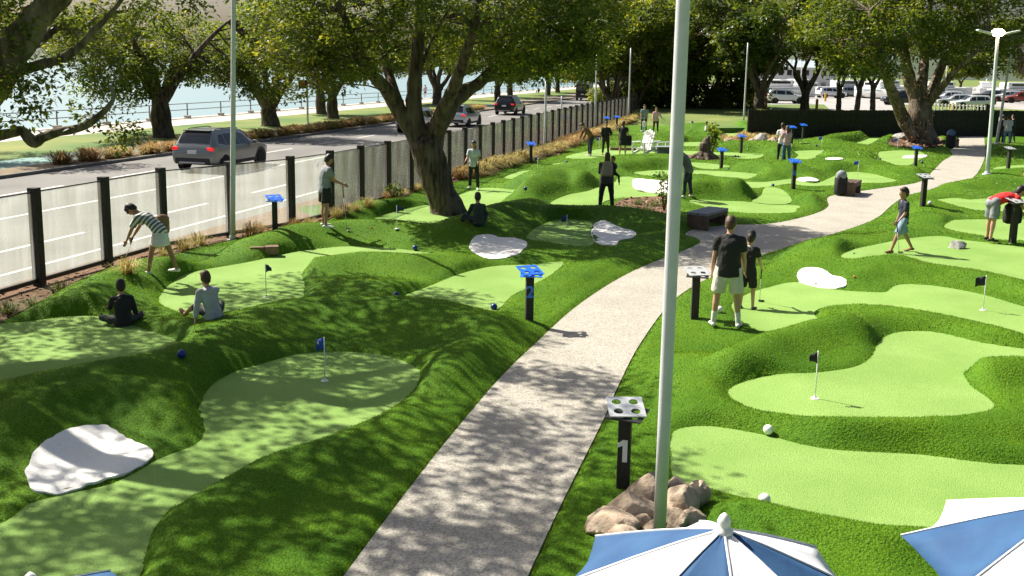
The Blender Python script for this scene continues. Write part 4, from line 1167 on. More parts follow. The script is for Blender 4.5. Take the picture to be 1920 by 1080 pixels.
# ================================================================== hole flags, ball markers
M_WHITE = mat('white_paint', (0.78, 0.78, 0.76), 0.45)
M_FLAGB = mat('flag_blue', (0.012, 0.075, 0.42), 0.7)
M_FLAGN = mat('flag_navy', (0.012, 0.03, 0.12), 0.7)
M_FLAGK = mat('flag_black', (0.014, 0.015, 0.017), 0.7)
def flag(px, py, m, label, h=0.66, ang=20.0, w=0.17, tri=False, logo=False):
    g = P(px, py)
    r = empty('hole_flag', g, R(ang)); tag(r, label, 'flag')
    MB().tube([(0, 0, -0.02), (0, 0, h)], 0.0075, 8).build('stick', M_WHITE, r, True)
    MB().lathe([(0.054, 0.004), (0.05, 0.02), (0.02, 0.022), (0.012, 0.05)], 14).build('cup', M_WHITE, r)
    V, F = [], []
    for i in range(7):
        t = i / 6
        for j in range(4):
            s = j / 3
            hh = 0.15 * (1 - 0.62 * t if tri else 1.0)
            V.append((0.008 + w * t * 0.8, 0.022 * math.sin(t * 6) + 0.01 * s, h - 0.01 - s * hh - 0.10 * t * t * (0.6 if tri else .4)))
    for i in range(6):
        for j in range(3): F.append((i * 4 + j, i * 4 + j + 1, i * 4 + j + 5, i * 4 + j + 4))
    mb = MB().add(V, F)
    o = mb.build('cloth', m, r, True)
    so = o.modifiers.new('thick', 'SOLIDIFY'); so.thickness = 0.003
    if logo:
        MB().lathe([(0.028, 0), (0.028, 0.002)], 12).build('emblem', M_WHITE, o, loc=(0.07, -0.012, h - 0.075)).rotation_euler.x = R(90)
    return r
flag(609, 716, M_FLAGB, 'blue flag with white emblem on the shaded green beside the path', 0.62, 195, 0.12, False, True)
flag(499, 558, M_FLAGN, 'navy pennant on the green behind the boy in the grey hoodie', 0.62, 0, 0.13, True)
flag(744, 430, M_FLAGN, 'navy pennant on the shaded green beneath the broad old tree', 0.58, 0, 0.2, True)
flag(1062, 447, M_FLAGN, 'navy flag on the shaded green between two white bunkers', 0.60, 170, 0.16)
flag(1528, 749, M_FLAGK, 'black pennant on the bright green behind the two white balls', 0.62, 200, 0.14, True)
flag(1843, 583, M_FLAGK, 'black square flag with grey mark on the long curved green', 0.60, 180, 0.2)
flag(1608, 336, M_FLAGB, 'blue flag on the green behind the timber bench', 0.75, 180, 0.22)
flag(1682, 285, M_FLAGB, 'blue flag on the green in front of the fairy-light tree', 0.75, 180, 0.26)
flag(1653, 251, M_FLAGB, 'blue flag at the head of the long diagonal green by the dark fence', 0.8, 180, 0.2)
flag(1540, 284, M_FLAGB, 'blue flag on the far green below the round mound', 0.8, 180, 0.22)
flag(1008, 328, M_FLAGN, 'navy flag rising behind a brown block', 0.75, 180, 0.14)
flag(1123, 283, M_FLAGB, 'blue flag between the bending man and the woman in black', 0.7, 180, 0.16)
flag(1295, 252, M_FLAGB, 'blue flag by the brown stone on the far green', 0.9, 0, 0.16)
M_BALLB = mat('ball_blue', (0.010, 0.028, 0.19), 0.35)
M_BALLW = mat('ball_white', (0.80, 0.80, 0.78), 0.35)
ball_me = {c: MB().sphere((0, 0, 0.055), 0.060, 18, 12).mesh('ball_marker', mm, True) for c, mm in (('blue', M_BALLB), ('white', M_BALLW))}
def ball(px, py, c, label, s=1.0):
    o = obj('ball_marker', ball_me[c], None, P(px, py)); o.scale = (s,) * 3
    tag(o, label, 'ball', 'ball markers on the greens')
for a in [(341, 671, 'blue', 'blue ball marker in the shade in front of the boy in grey'), (717, 486, 'blue', 'blue ball marker on the sunlit green by the fence bank'), (778, 469, 'blue', 'blue ball marker at the edge of the old tree shade'), (743, 559, 'blue', 'blue ball marker at the left end of the green by the path'), (926, 581, 'blue', 'blue ball marker at the tip of the green beside sign 2'),
          (1023, 384, 'blue', 'blue ball marker on the shaded green below the tall mound'), (1118, 391, 'blue', 'blue ball marker at the feet of the woman with the backpack'), (985, 357, 'blue', 'blue ball marker at the foot of the tall mound'), (1062, 306, 'blue', 'blue ball marker on the long narrow green near tussocks'), (1106, 314, 'blue', 'blue ball marker at the near edge of the long narrow green'),
          (1384, 296, 'blue', 'blue ball marker left of the post by golden grass'), (1379, 295, 'blue', 'blue ball marker on the green beyond the stump'), (1443, 303, 'blue', 'blue ball marker beside the embracing couple'), (1367, 320, 'blue', 'blue ball marker at the foot of the post near the stump'), (1346, 337, 'blue', 'blue ball marker in front of the long pale green'), (1449, 350, 'blue', 'blue ball marker left of the post near the bench'),
          (1650, 300, 'blue', 'blue ball marker on the mown edge of the fairy-light green'), (1729, 306, 'blue', 'blue ball marker right of the blue-plated post below the fairy-light tree'), (1493, 261, 'blue', 'blue ball marker behind the couple on the far green'), (1531, 274, 'blue', 'blue ball marker beneath the round far mound'),
          (1534, 613, 'white', 'white ball marker at the foot of the big bank near the man'), (1440, 814, 'white', 'white ball marker against the bank above the front green'), (1433, 946, 'white', 'white ball marker at the near edge of the front green'), (1349, 586, 'white', 'white ball marker behind the man in black'), (1743, 384, 'white', 'white ball marker beside the number 4 post')]:
    ball(*a)
# a few coloured golf balls
gb = MB().sphere((0, 0, 0.022), 0.022, 10, 7)
for px, py, c, lab in [(1602, 521, (0.75, 0.10, 0.06), 'small red golf ball on the rough beside the white bunker'), (1601, 477, (0.02, 0.25, 0.2), 'small teal golf ball on the green near the walking boy'), (696, 429, (0.75, 0.12, 0.05), 'small red golf ball in the shade of the old tree'), (652, 434, (0.8, 0.8, 0.75), 'small white golf ball on the bank by the man in grey')]:
    tag(obj('golf_ball', gb.mesh('golf_ball', mat('golf_' + lab[6:9], c, 0.3), True), None, P(px, py)), lab, 'golf ball')

# ================================================================== stones, stump, blocks
def rock(seed, size, m, flatz=0.75):
    bm = bmesh.new(); bmesh.ops.create_icosphere(bm, subdivisions=4, radius=1.0)
    o = Vector((seed * 3.7, seed * 1.3, seed * 5.1))
    cuts = [Vector((random.uniform(-1, 1), random.uniform(-1, 1), random.uniform(-.4, 1))).normalized() for _ in range(9)]
    for v in bm.verts:
        d = v.co.normalized()
        r = 1.0 + 0.22 * noise.noise(d * 1.3 + o) + 0.09 * noise.noise(d * 3.1 + o) + 0.035 * noise.noise(d * 8 + o)
        for c in cuts:
            k = d.dot(c)
            if k > 0.62: r = min(r, 0.72 / k)
        v.co = Vector((d.x * size[0], d.y * size[1], d.z * size[2])) * r
    for v in bm.verts:
        if v.co.z < -size[2] * 0.55: v.co.z = -size[2] * 0.55
    me = bpy.data.meshes.new('boulder'); bm.to_mesh(me); bm.free()
    me.polygons.foreach_set('use_smooth', [True] * len(me.polygons)); me.materials.append(m); me.set_sharp_from_angle(angle=R(38))
    return me
M_ROCK = mat('brown_rock', (0.24, 0.175, 0.12), 0.9, col2=(0.58, 0.47, 0.35), scale=4, bump=0.9, bscale=22, detail=9)
M_ROCKG = mat('grey_rock', (0.16, 0.16, 0.15), 0.9, col2=(0.42, 0.41, 0.39), scale=6, bump=0.9, bscale=26, detail=9)
for i, (px, py, sx, sy, sz, lab) in enumerate([(1180, 968, .19, .17, .14, 'long brown boulder lying lowest in the pile at the pole foot'), (1148, 996, .20, .2, .13, 'flat brown boulder half under the umbrella edge'), (1218, 935, .17, .15, .15, 'upright brown boulder behind the grey pole'), (1283, 962, .15, .15, .16, 'rounded tan boulder right of the grey pole'), (1303, 944, .10, .12, .13, 'dark pitted boulder at the turf edge of the pile'), (1268, 930, .12, .12, .11, 'small dark boulder touching the front green bank'), (1200, 985, .09, .09, .07, 'small brown stone wedged between the boulders'), (1225, 1000, .08, .08, .07, 'small tan stone close in front of the pole'), (1262, 985, .12, .12, .10, 'brown boulder in front of the rounded tan one'), (1300, 978, .09, .1, .08, 'low dark boulder above the umbrella peak'), (1165, 1020, .15, .15, .1, 'brown boulder beneath the blue umbrella panel')]):
    g = P(px, py)
    tag(obj('boulder', rock(i + 1, (sx * 1.3, sy * 1.25, sz * 1.2), M_ROCK), None, g + Vector((0, 0, sz * .6))), lab, 'boulder', 'boulders around the pole foot').rotation_euler.z = i * 1.3
for px, py, s, m, lab in [(1797, 466, (.21, .17, .12), M_ROCKG, 'flat grey stone lying on the bright green near the man in red'), (1690, 262, (.62, .5, .32), M_ROCKG, 'pale stone beside the trunk of the fairy-light tree'), (1300, 256, (.32, .25, .15), M_ROCK, 'brown stone beside the blue flag on the far green'), (1366, 268, (.3, .3, .25), M_ROCK, 'small tan rock at the left of the golden grass bed'), (1410, 272, (.34, .3, .3), M_ROCK, 'tan rock in the golden grass bed by the sapling'), (1427, 270, (.45, .4, .4), M_ROCKG, 'largest grey rock in the golden grass bed'), (1450, 271, (.42, .36, .3), M_ROCK, 'brown rock at the right of the golden grass bed'), (1388, 271, (.3, .3, .2), M_ROCK, 'low rock under the golden grass'), (1312, 300, (.22, .2, .13), M_ROCK, 'low stone in front of the tree stump')]:
    g = P(px, py)
    tag(obj('rock', rock(px * .01, s, m), None, g + Vector((0, 0, s[2] * .5))), lab, 'rock')
M_BRICK = mat('brown_block', (0.13, 0.075, 0.055), 0.9, col2=(0.24, 0.15, 0.11), scale=8, bump=0.5, bscale=40)
def block(px, py, size, rz, label, split=1):
    g = P(px, py); r = empty('timber_block', g, rz); tag(r, label, 'block')
    for i in range(split):
        w = size[0] / split
        MB().bbox((-size[0] / 2 + w * (i + .5), 0, size[2] / 2 - 0.01), (w - 0.012, size[1], size[2] + (i % 2) * .01), 0.012).build('sleeper', M_BRICK, r)
block(496, 475, (.62, .24, .17), R(14), 'pair of brown timber blocks edging the green near the fence', 2)
block(1010, 327, (.55, .3, .17), R(0), 'brown block behind the navy flag near the tussocks', 2)
block(1190, 283, (2.6, .2, .18), R(3), 'long dark sleeper edging the green behind the group of players', 3)
# tree stump
g = P(1322, 299)
r = empty('tree_stump', g); tag(r, 'weathered brown tree stump with spreading roots in the planted bed', 'stump')
mb = MB(); bark_tube(mb, [(0, 0, -.1), (0, 0, .12), (.03, 0, .45), (0, 0, .82)], [.55, .36, .27, .24], 12, .35)
for i in range(7):
    a = i * .9 + .2; bark_tube(mb, [(math.cos(a) * .15, math.sin(a) * .15, .3), (math.cos(a) * .5, math.sin(a) * .5, .10), (math.cos(a) * .9, math.sin(a) * .9, -.06)], [.17, .13, .05], 7, .25)
mb.build('stump', M_BARK, r, True)
mb = MB(); bark_tube(mb, [(0, 0, .7), (.08, 0, 1.0), (.04, .02, 1.1)], [.2, .14, .06], 8, .3); mb.build('broken_top', M_BARK_P, r, True)

# ================================================================== benches, bags, chairs
M_TIMB = mat('bench_timber', (0.060, 0.036, 0.024), 0.7, col2=(0.13, 0.085, 0.058), scale=7, bump=0.4, bscale=50)
M_TIMBG = mat('bench_top_grey', (0.15, 0.16, 0.18), 0.55, col2=(0.22, 0.23, 0.25), scale=6, bump=0.3, bscale=40)
def bench(px, py, L, W, Hh, rz, label, top=None):
    g = P(px, py); g.z = 0.0
    r = empty('bench', g, rz); tag(r, label, 'bench')
    for s in (-1, 1):
        MB().bbox((s * (L / 2 - .09), 0, (Hh - .06) / 2), (.17, W - .03, Hh - .06), .01).build('leg', M_TIMB, r)
    n = 4
    for i in range(n):
        MB().bbox((0, -W / 2 + W * (i + .5) / n, Hh - .03), (L, W / n - .014, .07), .008).build('slat', top or M_TIMB, r)
    for s in (-1, 1):
        MB().bbox((0, s * (W / 2 - .03), Hh - .11), (L - .36, .045, .10), .006).build('rail', M_TIMB, r)
    return r
bench(1326, 424, 1.45, 0.60, 0.46, R(56), 'dark box bench with a grey top at the inner bend of the path', M_TIMBG)
bench(1592, 364, 1.35, 0.60, 0.46, R(62), 'brown timber bench carrying a black backpack beside the path')
bench(1786, 276, 1.2, 0.6, 0.5, R(70), 'dark bench in the shade at the end of the path')
def bag(loc, rz, label, w, d, h, m, m2):
    r = empty('bag', loc, rz); tag(r, label, 'bag')
    mb = MB(); mb.bbox((0, 0, h * .42), (w, d, h * .84), min(w, d) * .32); smooth_angle(mb.build('body', m, r), 60)
    mb = MB().sphere((0, 0, h * .82), (w * .5, d * .52, h * .26), 14, 9); mb.build('hood', m2, r, True)
    MB().tube([(-w * .15, d * .1, h * .95), (0, d * .1, h * 1.12), (w * .15, d * .1, h * .95)], .015, 6).build('handle', M_SIGNK, r, True)
    MB().bbox((0, -d * .5, h * .3), (w * .7, .05, h * .36), .02).build('pocket', m, r)
    return r
M_BAGK = mat('bag_black', (0.016, 0.017, 0.016), 0.8, bump=0.5, bscale=18)
M_BAGG = mat('bag_grey', (0.20, 0.22, 0.24), 0.8, col2=(0.33, 0.36, 0.38), scale=7, bump=0.5, bscale=20)
g = P(1573, 366)
bag((g.x, g.y - .12, 0.02), R(20), 'black backpack with grey hooded top propped against the end of the brown bench', .42, .3, .80, M_BAGK, M_BAGG)
g = P(1781, 278)
bag((g.x, g.y, 0.02), R(0), 'dark bag with blue-grey top beside the shaded bench', .5, .4, 1.0, M_BAGK, mat('bag_blue', (0.10, 0.16, 0.26), 0.8))
def deck_chair(px, py, rz, label):
    g = P(px, py); r = empty('deck_chair', g, rz); tag(r, label, 'chair')
    for s in (-1, 1):
        MB().box((s * .30, .27, .27), (.04, .09, .56)).build('leg', M_WHITE, r)
        MB().box((s * .27, -.12, .17), (.035, .95, .11), Euler((R(-16), 0, 0)).to_matrix()).build('side_rail', M_WHITE, r)
        MB().box((s * .34, .02, .56), (.13, .78, .03)).build('arm', M_WHITE, r)
    for i in range(5):
        MB().box((0, .26 - i * .115, .345 - i * .034), (.54, .09, .025)).build('seat_slat', M_WHITE, r)
    for i in range(5):
        x = (i - 2) * .108
        MB().box((x, -.42 - 0.0, .56 + (.04 if i in (1, 3) else .07 if i == 2 else 0)), (.09, .025, .88 + (.08 if i in (1, 3) else .12 if i == 2 else 0)), Euler((R(24), 0, 0)).to_matrix()).build('back_slat', M_WHITE, r)
    for z, y in ((.5, -.40), (.86, -.56)):
        MB().box((0, y + .02, z), (.54, .03, .06)).build('back_rail', M_WHITE, r)
    return r
deck_chair(1203, 291, R(140), 'white slatted deck chair seen from behind on the lawn by the players').scale = (1.15,) * 3
deck_chair(1232, 289, R(-60), 'white slatted deck chair facing the other one across a grey table').scale = (1.1,) * 3
g = P(1243, 291)
r = empty('low_table', g); tag(r, 'low round grey table between the white deck chairs', 'table')
MB().lathe([(.42, .38), (.44, .40), (.44, .44), (.42, .45)], 20).build('table_top', mat('grey_plastic', (.25, .29, .30), .5), r)
MB().lathe([(.34, 0), (.30, .36), (.30, .378)], 20).build('base', mat('grey_plastic2', (.12, .14, .15), .6), r)

# ================================================================== umbrellas on the terrace below
M_UB = mat('canvas_blue', (0.013, 0.062, 0.17), 0.8, col2=(0.026, 0.095, 0.22), scale=3.5, bump=0.25, bscale=9)
M_UW = mat('canvas_white', (0.72, 0.73, 0.76), 0.8, col2=(0.78, 0.78, 0.79), scale=3, bump=0.25, bscale=9)
def umbrella(apex, ph, label, rad=0.89, drop=0.38, flip=0):
    r = empty('umbrella', (apex[0], apex[1], hz(apex[0], apex[1]))); tag(r, label, 'umbrella')
    za = apex[2] - r.location.z
    MB().tube([(0, 0, 0), (0, 0, za + .02)], .02, 10).build('pole', M_WHITE, r, True)
    MB().lathe([(.24, 0), (.24, .05), (.05, .08), (.04, .3)], 18).build('base', M_BLACKM, r)
    for k in range(8):
        a0, a1 = ph + k * math.pi / 4, ph + (k + 1) * math.pi / 4
        V, F = [], []
        N, Mm = 7, 7
        for i in range(N + 1):
            t = max(i / N, 0.035)
            for j in range(Mm):
                s = j / (Mm - 1)
                e0 = Vector((math.cos(a0), math.sin(a0), 0)) * rad * t; e1 = Vector((math.cos(a1), math.sin(a1), 0)) * rad * t
                p = e0.lerp(e1, s)
                sag = math.sin(math.pi * s)
                p *= 1 - 0.07 * sag * t * t
                wr = 0.006 * math.sin(s * 19 + t * 5 + k) * sag * (1 - t * .4)
                p.z = za - drop * (t ** 1.12) - 0.035 * sag * t + wr
                V.append(p)
        for i in range(N):
            for j in range(Mm - 1): F.append((i * Mm + j, i * Mm + j + 1, (i + 1) * Mm + j + 1, (i + 1) * Mm + j))
        o = MB().add(V, F).build('canvas_panel', M_UB if (k + flip) % 2 else M_UW, r, True)
        o.modifiers.new('thick', 'SOLIDIFY').thickness = 0.003
        MB().tube([(0, 0, za - .03), (math.cos(a0) * rad * .99, math.sin(a0) * rad * .99, za - drop - .012)], .008, 6).build('rib', M_WHITE, r)
        # seam along the ridge
        MB().tube([Vector((math.cos(a0) * rad * t, math.sin(a0) * rad * t, za - drop * t ** 1.12 + .002)) for t in (.04, .25, .5, .75, 1.0)], .006, 5).build('seam', M_UW, r)
    MB().lathe([(.02, -.03), (.048, -.02), (.05, .0), (.032, .012), (.03, .03), (.036, .045), (.022, .075), (.006, .09)], 14, (0, 0, za)).build('finial', M_WHITE, r, True)
    return r
umbrella(G(1357, 993, 1.9), 2.29, 'blue and white panelled umbrella in front of the boulders', flip=1)
umbrella(G(2025, 940, 1.9), 2.76, 'blue and white panelled umbrella over the front green corner', flip=1)
_q = G(206, 1070, 1.9 - .38)
ap = Vector((_q.x - .89 * math.cos(R(92)), _q.y - .89 * math.sin(R(92)), 1.9))
umbrella(ap, R(92), 'umbrella of which only a white corner shows beside the shaded green')

# ================================================================== planting
M_TUS = leaf_mat('tussock_gold', (0.28, 0.20, 0.06), (0.46, 0.36, 0.12), (0.62, 0.54, 0.24), 0.3, 0.7, 1.2, 0.5)
M_TUSR = leaf_mat('tussock_russet', (0.22, 0.12, 0.045), (0.38, 0.24, 0.085), (0.52, 0.38, 0.14), 0.3, 0.7, 1.2, 0.5)
M_TUSG = leaf_mat('tussock_green', (0.05, 0.09, 0.02), (0.11, 0.15, 0.035), (0.30, 0.28, 0.08), 0.25, 0.7, 1.5, 0.49)
def tussock_mesh(n, h, sp, w, m):
    a = rng.uniform(0, 2 * math.pi, n); l = rng.uniform(.45, 1.1, n) * h; s = sp * rng.uniform(.25, 1.35, n)
    b = rng.normal(0, .05 * sp / .3, (n, 2))
    V = []
    ca, sa = np.cos(a), np.sin(a)
    sd = np.column_stack([-sa, ca, np.zeros(n)]) * w
    p0 = np.column_stack([b, np.zeros(n) - .02]); p1 = np.column_stack([b[:, 0] + ca * s * .6, b[:, 1] + sa * s * .6, l * (.80 - .12 * s / sp)]); p2 = np.column_stack([b[:, 0] + ca * s * 1.25, b[:, 1] + sa * s * 1.25, l * (1 - .5 * s / sp)])
    V = np.stack([p0 - sd, p0 + sd, p1 + sd * .8, p1 - sd * .8, p2], 1).reshape(-1, 3)
    i = np.arange(n)[:, None] * 5
    F = np.concatenate([i + np.array([[0, 1, 2]]), i + np.array([[0, 2, 3]]), i + np.array([[3, 2, 4]])])
    me = mesh_np('tussock', V, F, m)
    at = me.attributes.new('rnd', 'FLOAT', 'POINT'); at.data.foreach_set('value', np.repeat(rng.uniform(0, 1, n), 5).astype(np.float32))
    return me
TM = {k: [tussock_mesh(n, h, sp, w, m) for _ in range(3)] for k, (n, h, sp, w, m) in dict(gold=(150, .42, .36, .006, M_TUS), russet=(150, .5, .36, .006, M_TUSR), green=(110, .3, .3, .006, M_TUSG), goldf=(240, .62, .62, .014, M_TUS), russetf=(240, .66, .66, .014, M_TUSR)).items()}
def tussock(loc, kind, s, label, group):
    o = obj('tussock', random.choice(TM[kind]), None, loc); o.scale = (s,) * 3; o.rotation_euler.z = random.uniform(0, 6)
    tag(o, label, 'tussock', group)
GT = 'tussocks planted along the clear fence'
for px, py, k, s in [(15, 590, 'green', 1.0), (60, 575, 'green', .7), (115, 548, 'green', .9), (168, 533, 'green', .6), (240, 512, 'gold', .9), (310, 484, 'gold', .8), (345, 470, 'gold', .9), (373, 462, 'gold', 1.0), (470, 446, 'russet', 1.0), (485, 440, 'russet', .9), (555, 432, 'russet', .9), (580, 425, 'gold', .8), (632, 408, 'gold', .9), (648, 402, 'russet', .8), (668, 395, 'gold', .7), (690, 388, 'gold', .9), (725, 378, 'russet', 1.0), (738, 372, 'green', 1.3), (755, 368, 'gold', .8), (775, 360, 'gold', 1.0), (790, 356, 'gold', .8)]:
    tussock(P(px, py), k, s, {'green': 'low green tussock in the bark near the seated boys', 'gold': 'golden tussock in the bark strip before the old tree', 'russet': 'russet tussock in the bark strip by the clear fence'}[k], GT)
for i in range(64):
    t = i / 63.0
    px = 868 + t * 320; lo = np.interp(px, [868, 930, 980, 1040, 1085, 1130, 1165, 1195], [340, 318, 305, 288, 268, 252, 236, 226])
    g = G(px + random.uniform(-6, 6), lo - random.uniform(0, 7) * (1.1 - t))
    k = 'russetf' if 1052 < px < 1108 or px < 880 else 'goldf'
    tussock(on(g.x, g.y), k, random.uniform(.8, 1.15), 'russet tussock in the mass beside the bending man' if k == 'russetf' and px > 1000 else 'russet tussock by the woman in white' if k == 'russetf' else 'pale golden tussock in the long row by the far fence panels', GT)
for i in range(130):
    a = -12 + i * 0.70
    if 13.5 < a < 17.5: continue
    tussock(road(a + random.uniform(-.3, .3), 13.15 + random.uniform(-.3, .3), 0.08), 'russetf' if random.random() < .6 else 'goldf', random.uniform(.75, 1.15), 'dry tussock in the planting strip across the road', 'dry tussocks across the road')
for i in range(22):
    g = G(random.uniform(1362, 1466), random.uniform(258, 270))
    tussock(on(g.x, g.y), 'goldf', random.uniform(.7, 1.0), 'golden grass tuft among the rocks on the far green', 'golden grass among the rocks')
def leafy(px, py, h, n, size, m, label, spread=.35, name='sapling'):
    g = P(px, py); r = empty(name, g); tag(r, label, 'plant')
    mb = MB(); stems = []
    for i in range(4):
        a = i * 1.7; e = Vector((math.cos(a) * spread * .6, math.sin(a) * spread * .6, h * random.uniform(.75, 1))); mb.tube([(0, 0, -.05), e * .5 + Vector((0, 0, .06)), e], [.02, .014, .006], 6); stems.append(e)
    mb.build('stem', M_BARK_P, r, True)
    cl = [(e.x * t + random.uniform(-.1, .1), e.y * t + random.uniform(-.1, .1), e.z * t, .6) for e in stems for t in np.linspace(.35, 1.0, n)]
    obj('foliage', crown_mesh('foliage', cl, size, 14, spread * .55, m), r)
leafy(1336, 292, 1.6, 6, .2, M_LEAF_Y, 'thin yellow-green sapling beside the tree stump')
leafy(1430, 257, 1.7, 7, .26, M_LEAF_Y, 'yellow-leaved sapling standing behind the golden grass', .45)
leafy(1245, 398, 1.3, 5, .12, M_LEAF, 'young reddish sapling in the shaded bed beside the grey pole')
leafy(738, 376, .55, 5, .09, M_LEAF_Y, 'small broad-leaved plant at the fence behind the navy pennant', .4)
for px, py in [(1175, 395), (1196, 385), (1212, 398), (1228, 388), (1190, 402)]:
    tussock(P(px, py), 'green', .9, 'dark green tuft in the shaded bed by the woman with the backpack', 'tufts in the shaded bed')
# bark chips
def chips():
    VV = []
    for poly, n in ((BED, 16000), (BED_MID, 1500), (BED_TREE, 500)):
        lo, hi = poly.min(0), poly.max(0)
        A = np.column_stack([rng.uniform(lo[0], hi[0], n * 4), lo[1] + (hi[1] - lo[1]) * rng.uniform(0, 1, n * 4) ** 1.8])
        A = A[poly_sdf(A, poly, .5) < -.02]
        A = A[:n]
        H = fields(A)[0] + .028
        m = len(A); a = rng.uniform(0, 6.28, m); L = rng.uniform(.02, .06, m) * np.maximum(1, A[:, 1] / 22); W = L * .4
        d = np.column_stack([np.cos(a) * L, np.sin(a) * L, rng.normal(0, .35, m) * L]); s = np.column_stack([-np.sin(a) * W, np.cos(a) * W, rng.normal(0, .3, m) * W])
        c = np.column_stack([A, H])
        VV.append(np.stack([c - d - s, c + d - s, c + d + s, c - d + s], 1).reshape(-1, 3))
    V = np.concatenate(VV)
    me = mesh_np('bark_chips', V, np.arange(len(V)).reshape(-1, 4), M_CHIP)
    at = me.attributes.new('rnd', 'FLOAT', 'POINT'); at.data.foreach_set('value', np.repeat(rng.uniform(0, 1, len(V) // 4), 4).astype(np.float32))
    tag(obj('bark_chips', me), 'scattered bark chips covering the planting strip', kind='stuff')
M_CHIP = leaf_mat('bark_chip', (0.06, 0.032, 0.018), (0.17, 0.10, 0.06), (0.36, 0.25, 0.16), 0.05, 0.9, 1.0, 0.5)
chips()
# ================================================================== vehicles
M_GLASS = mat('car_glass', (0.018, 0.022, 0.024), 0.06, spec=0.8)
M_TYRE = mat('tyre', (0.014, 0.014, 0.014), 0.85)
M_RIM = mat('alloy_rim', (0.42, 0.43, 0.44), 0.3, metal=0.8)
M_TAIL = mat('tail_light', (0.55, 0.010, 0.010), 0.2, emit=(1, 0.02, 0.02), estr=0.35)
M_HEAD = mat('head_light', (0.75, 0.77, 0.80), 0.1)
M_PLAS = mat('dark_plastic', (0.020, 0.021, 0.022), 0.6)
M_PLATE = mat('number_plate', (0.70, 0.70, 0.68), 0.5)
SUVP = [(0.00, .44, .74, .78, .78, .70), (0.05, .36, .90, .98, .87, .76), (0.13, .31, 1.00, 1.12, .905, .72), (0.28, .29, 1.03, 1.40, .915, .66), (0.42, .28, 1.03, 1.58, .92, .62), (0.62, .27, 1.03, 1.63, .925, .60), (1.2, .26, 1.01, 1.66, .925, .60), (2.0, .26, .99, 1.65, .925, .60), (2.5, .26, .97, 1.60, .925, .58), (2.75, .26, .965, 1.48, .923, .59), (3.05, .26, .96, 1.26, .92, .63), (3.34, .27, .95, 1.03, .91, .70), (3.6, .28, .93, .99, .90, .74), (4.1, .30, .87, .92, .87, .70), (4.34, .34, .78, .83, .80, .66), (4.46, .40, .64, .68, .70, .58), (4.5, .46, .58, .60, .62, .52)]
VANP = [(0.00, .40, 1.0, 1.95, .84, .78), (0.04, .34, 1.1, 2.08, .90, .82), (0.3, .30, 1.12, 2.14, .92, .80), (1.2, .28, 1.10, 2.16, .925, .80), (2.4, .28, 1.08, 2.14, .925, .79), (3.1, .28, 1.06, 2.05, .925, .76), (3.5, .28, 1.04, 1.70, .92, .70), (3.85, .30, 1.02, 1.20, .91, .72), (4.1, .32, .95, 1.05, .88, .70), (4.35, .36, .80, .84, .82, .64), (4.5, .44, .60, .62, .70, .56)]
def lerp_prof(prof, x):
    for a, b in zip(prof[:-1], prof[1:]):
        if a[0] <= x <= b[0]:
            t = (x - a[0]) / (b[0] - a[0]); return tuple(p + (q - p) * t for p, q in zip(a, b))
    return prof[-1] if x > prof[-1][0] else prof[0]
def sect(p):                      # half section from the floor centre up to the roof centre
    x, zl, zb, zt, hw, ht = p
    hm = zb - (zb - zl) * 0.32
    return [(0, zl), (hw * .86, zl), (hw * .965, zl + .07), (hw, hm * .62 + zl * .38), (hw, hm), (hw * .982, zb), (ht + (hw - ht) * .12, zt - (zt - zb) * .16), (ht * .94, zt - .012), (ht * .55, zt), (0, zt + .008)]
def car_mesh_parts(prof, L, sz, sw):
    k = L / 4.5
    stat = []
    xs = sorted(set([p[0] for p in prof] + list(np.linspace(0.7, 4.0, 9))))
    rows = [(x, sect(lerp_prof(prof, x))) for x in xs]
    mb = MB(); V, F = [], []
    n = len(rows[0][1])
    for x, s in rows:
        full = [(-y, z) for y, z in s[::-1]] + [(y, z) for y, z in s[1:-1]]
        V += [(y * sw, x * k - L / 2, z * sz) for y, z in full]
    m = 2 * n - 2
    for i in range(len(rows) - 1):
        for j in range(m):
            a, b = i * m + j, i * m + (j + 1) % m
            F.append((a, b, b + m, a + m))
    F.append(tuple(range(m))); F.append(tuple(range((len(rows) - 1) * m, len(rows) * m))[::-1])
    body = MB().add(V, F)
    P3 = lambda x, y, z: (y * sw, x * k - L / 2, z * sz)
    def side(x, t, s, off=.007):
        p = lerp_prof(prof, x); q = sect(p)
        a, b = q[5], q[6]
        y = a[0] + (b[0] - a[0]) * t + off; z = a[1] + (b[1] - a[1]) * t
        return P3(x, s * y, z)
    def sidewin(poly, s):          # poly: (x, t) corners: four
        N = 5; v, f = [], []
        for i in range(N + 1):
            for j in range(3):
                u, w = i / N, j / 2
                x = (poly[0][0] * (1 - u) + poly[1][0] * u) * (1 - w) + (poly[3][0] * (1 - u) + poly[2][0] * u) * w
                t = (poly[0][1] * (1 - u) + poly[1][1] * u) * (1 - w) + (poly[3][1] * (1 - u) + poly[2][1] * u) * w
                v.append(side(x, t, s))
        for i in range(N):
            for j in range(2): f.append((i * 3 + j, i * 3 + j + 1, i * 3 + j + 4, i * 3 + j + 3))
        return MB().add(v, f)
    def topwin(x0, x1, w0, w1, sgn):
        N = 4; v, f = [], []
        for i in range(N + 1):
            x = x0 + (x1 - x0) * i / N; p = lerp_prof(prof, x)
            for j in range(5):
                y = (j / 4 - .5) * 2 * (w0 + (w1 - w0) * i / N)
                z = p[3] + .006 - .02 * (abs(y) / .7) ** 3
                v.append(P3(x - sgn * .008, y, z + .008))
        for i in range(N):
            for j in range(4): f.append((i * 5 + j, i * 5 + j + 1, i * 5 + j + 6, i * 5 + j + 5))
        return MB().add(v, f)
    return body, sidewin, topwin, P3
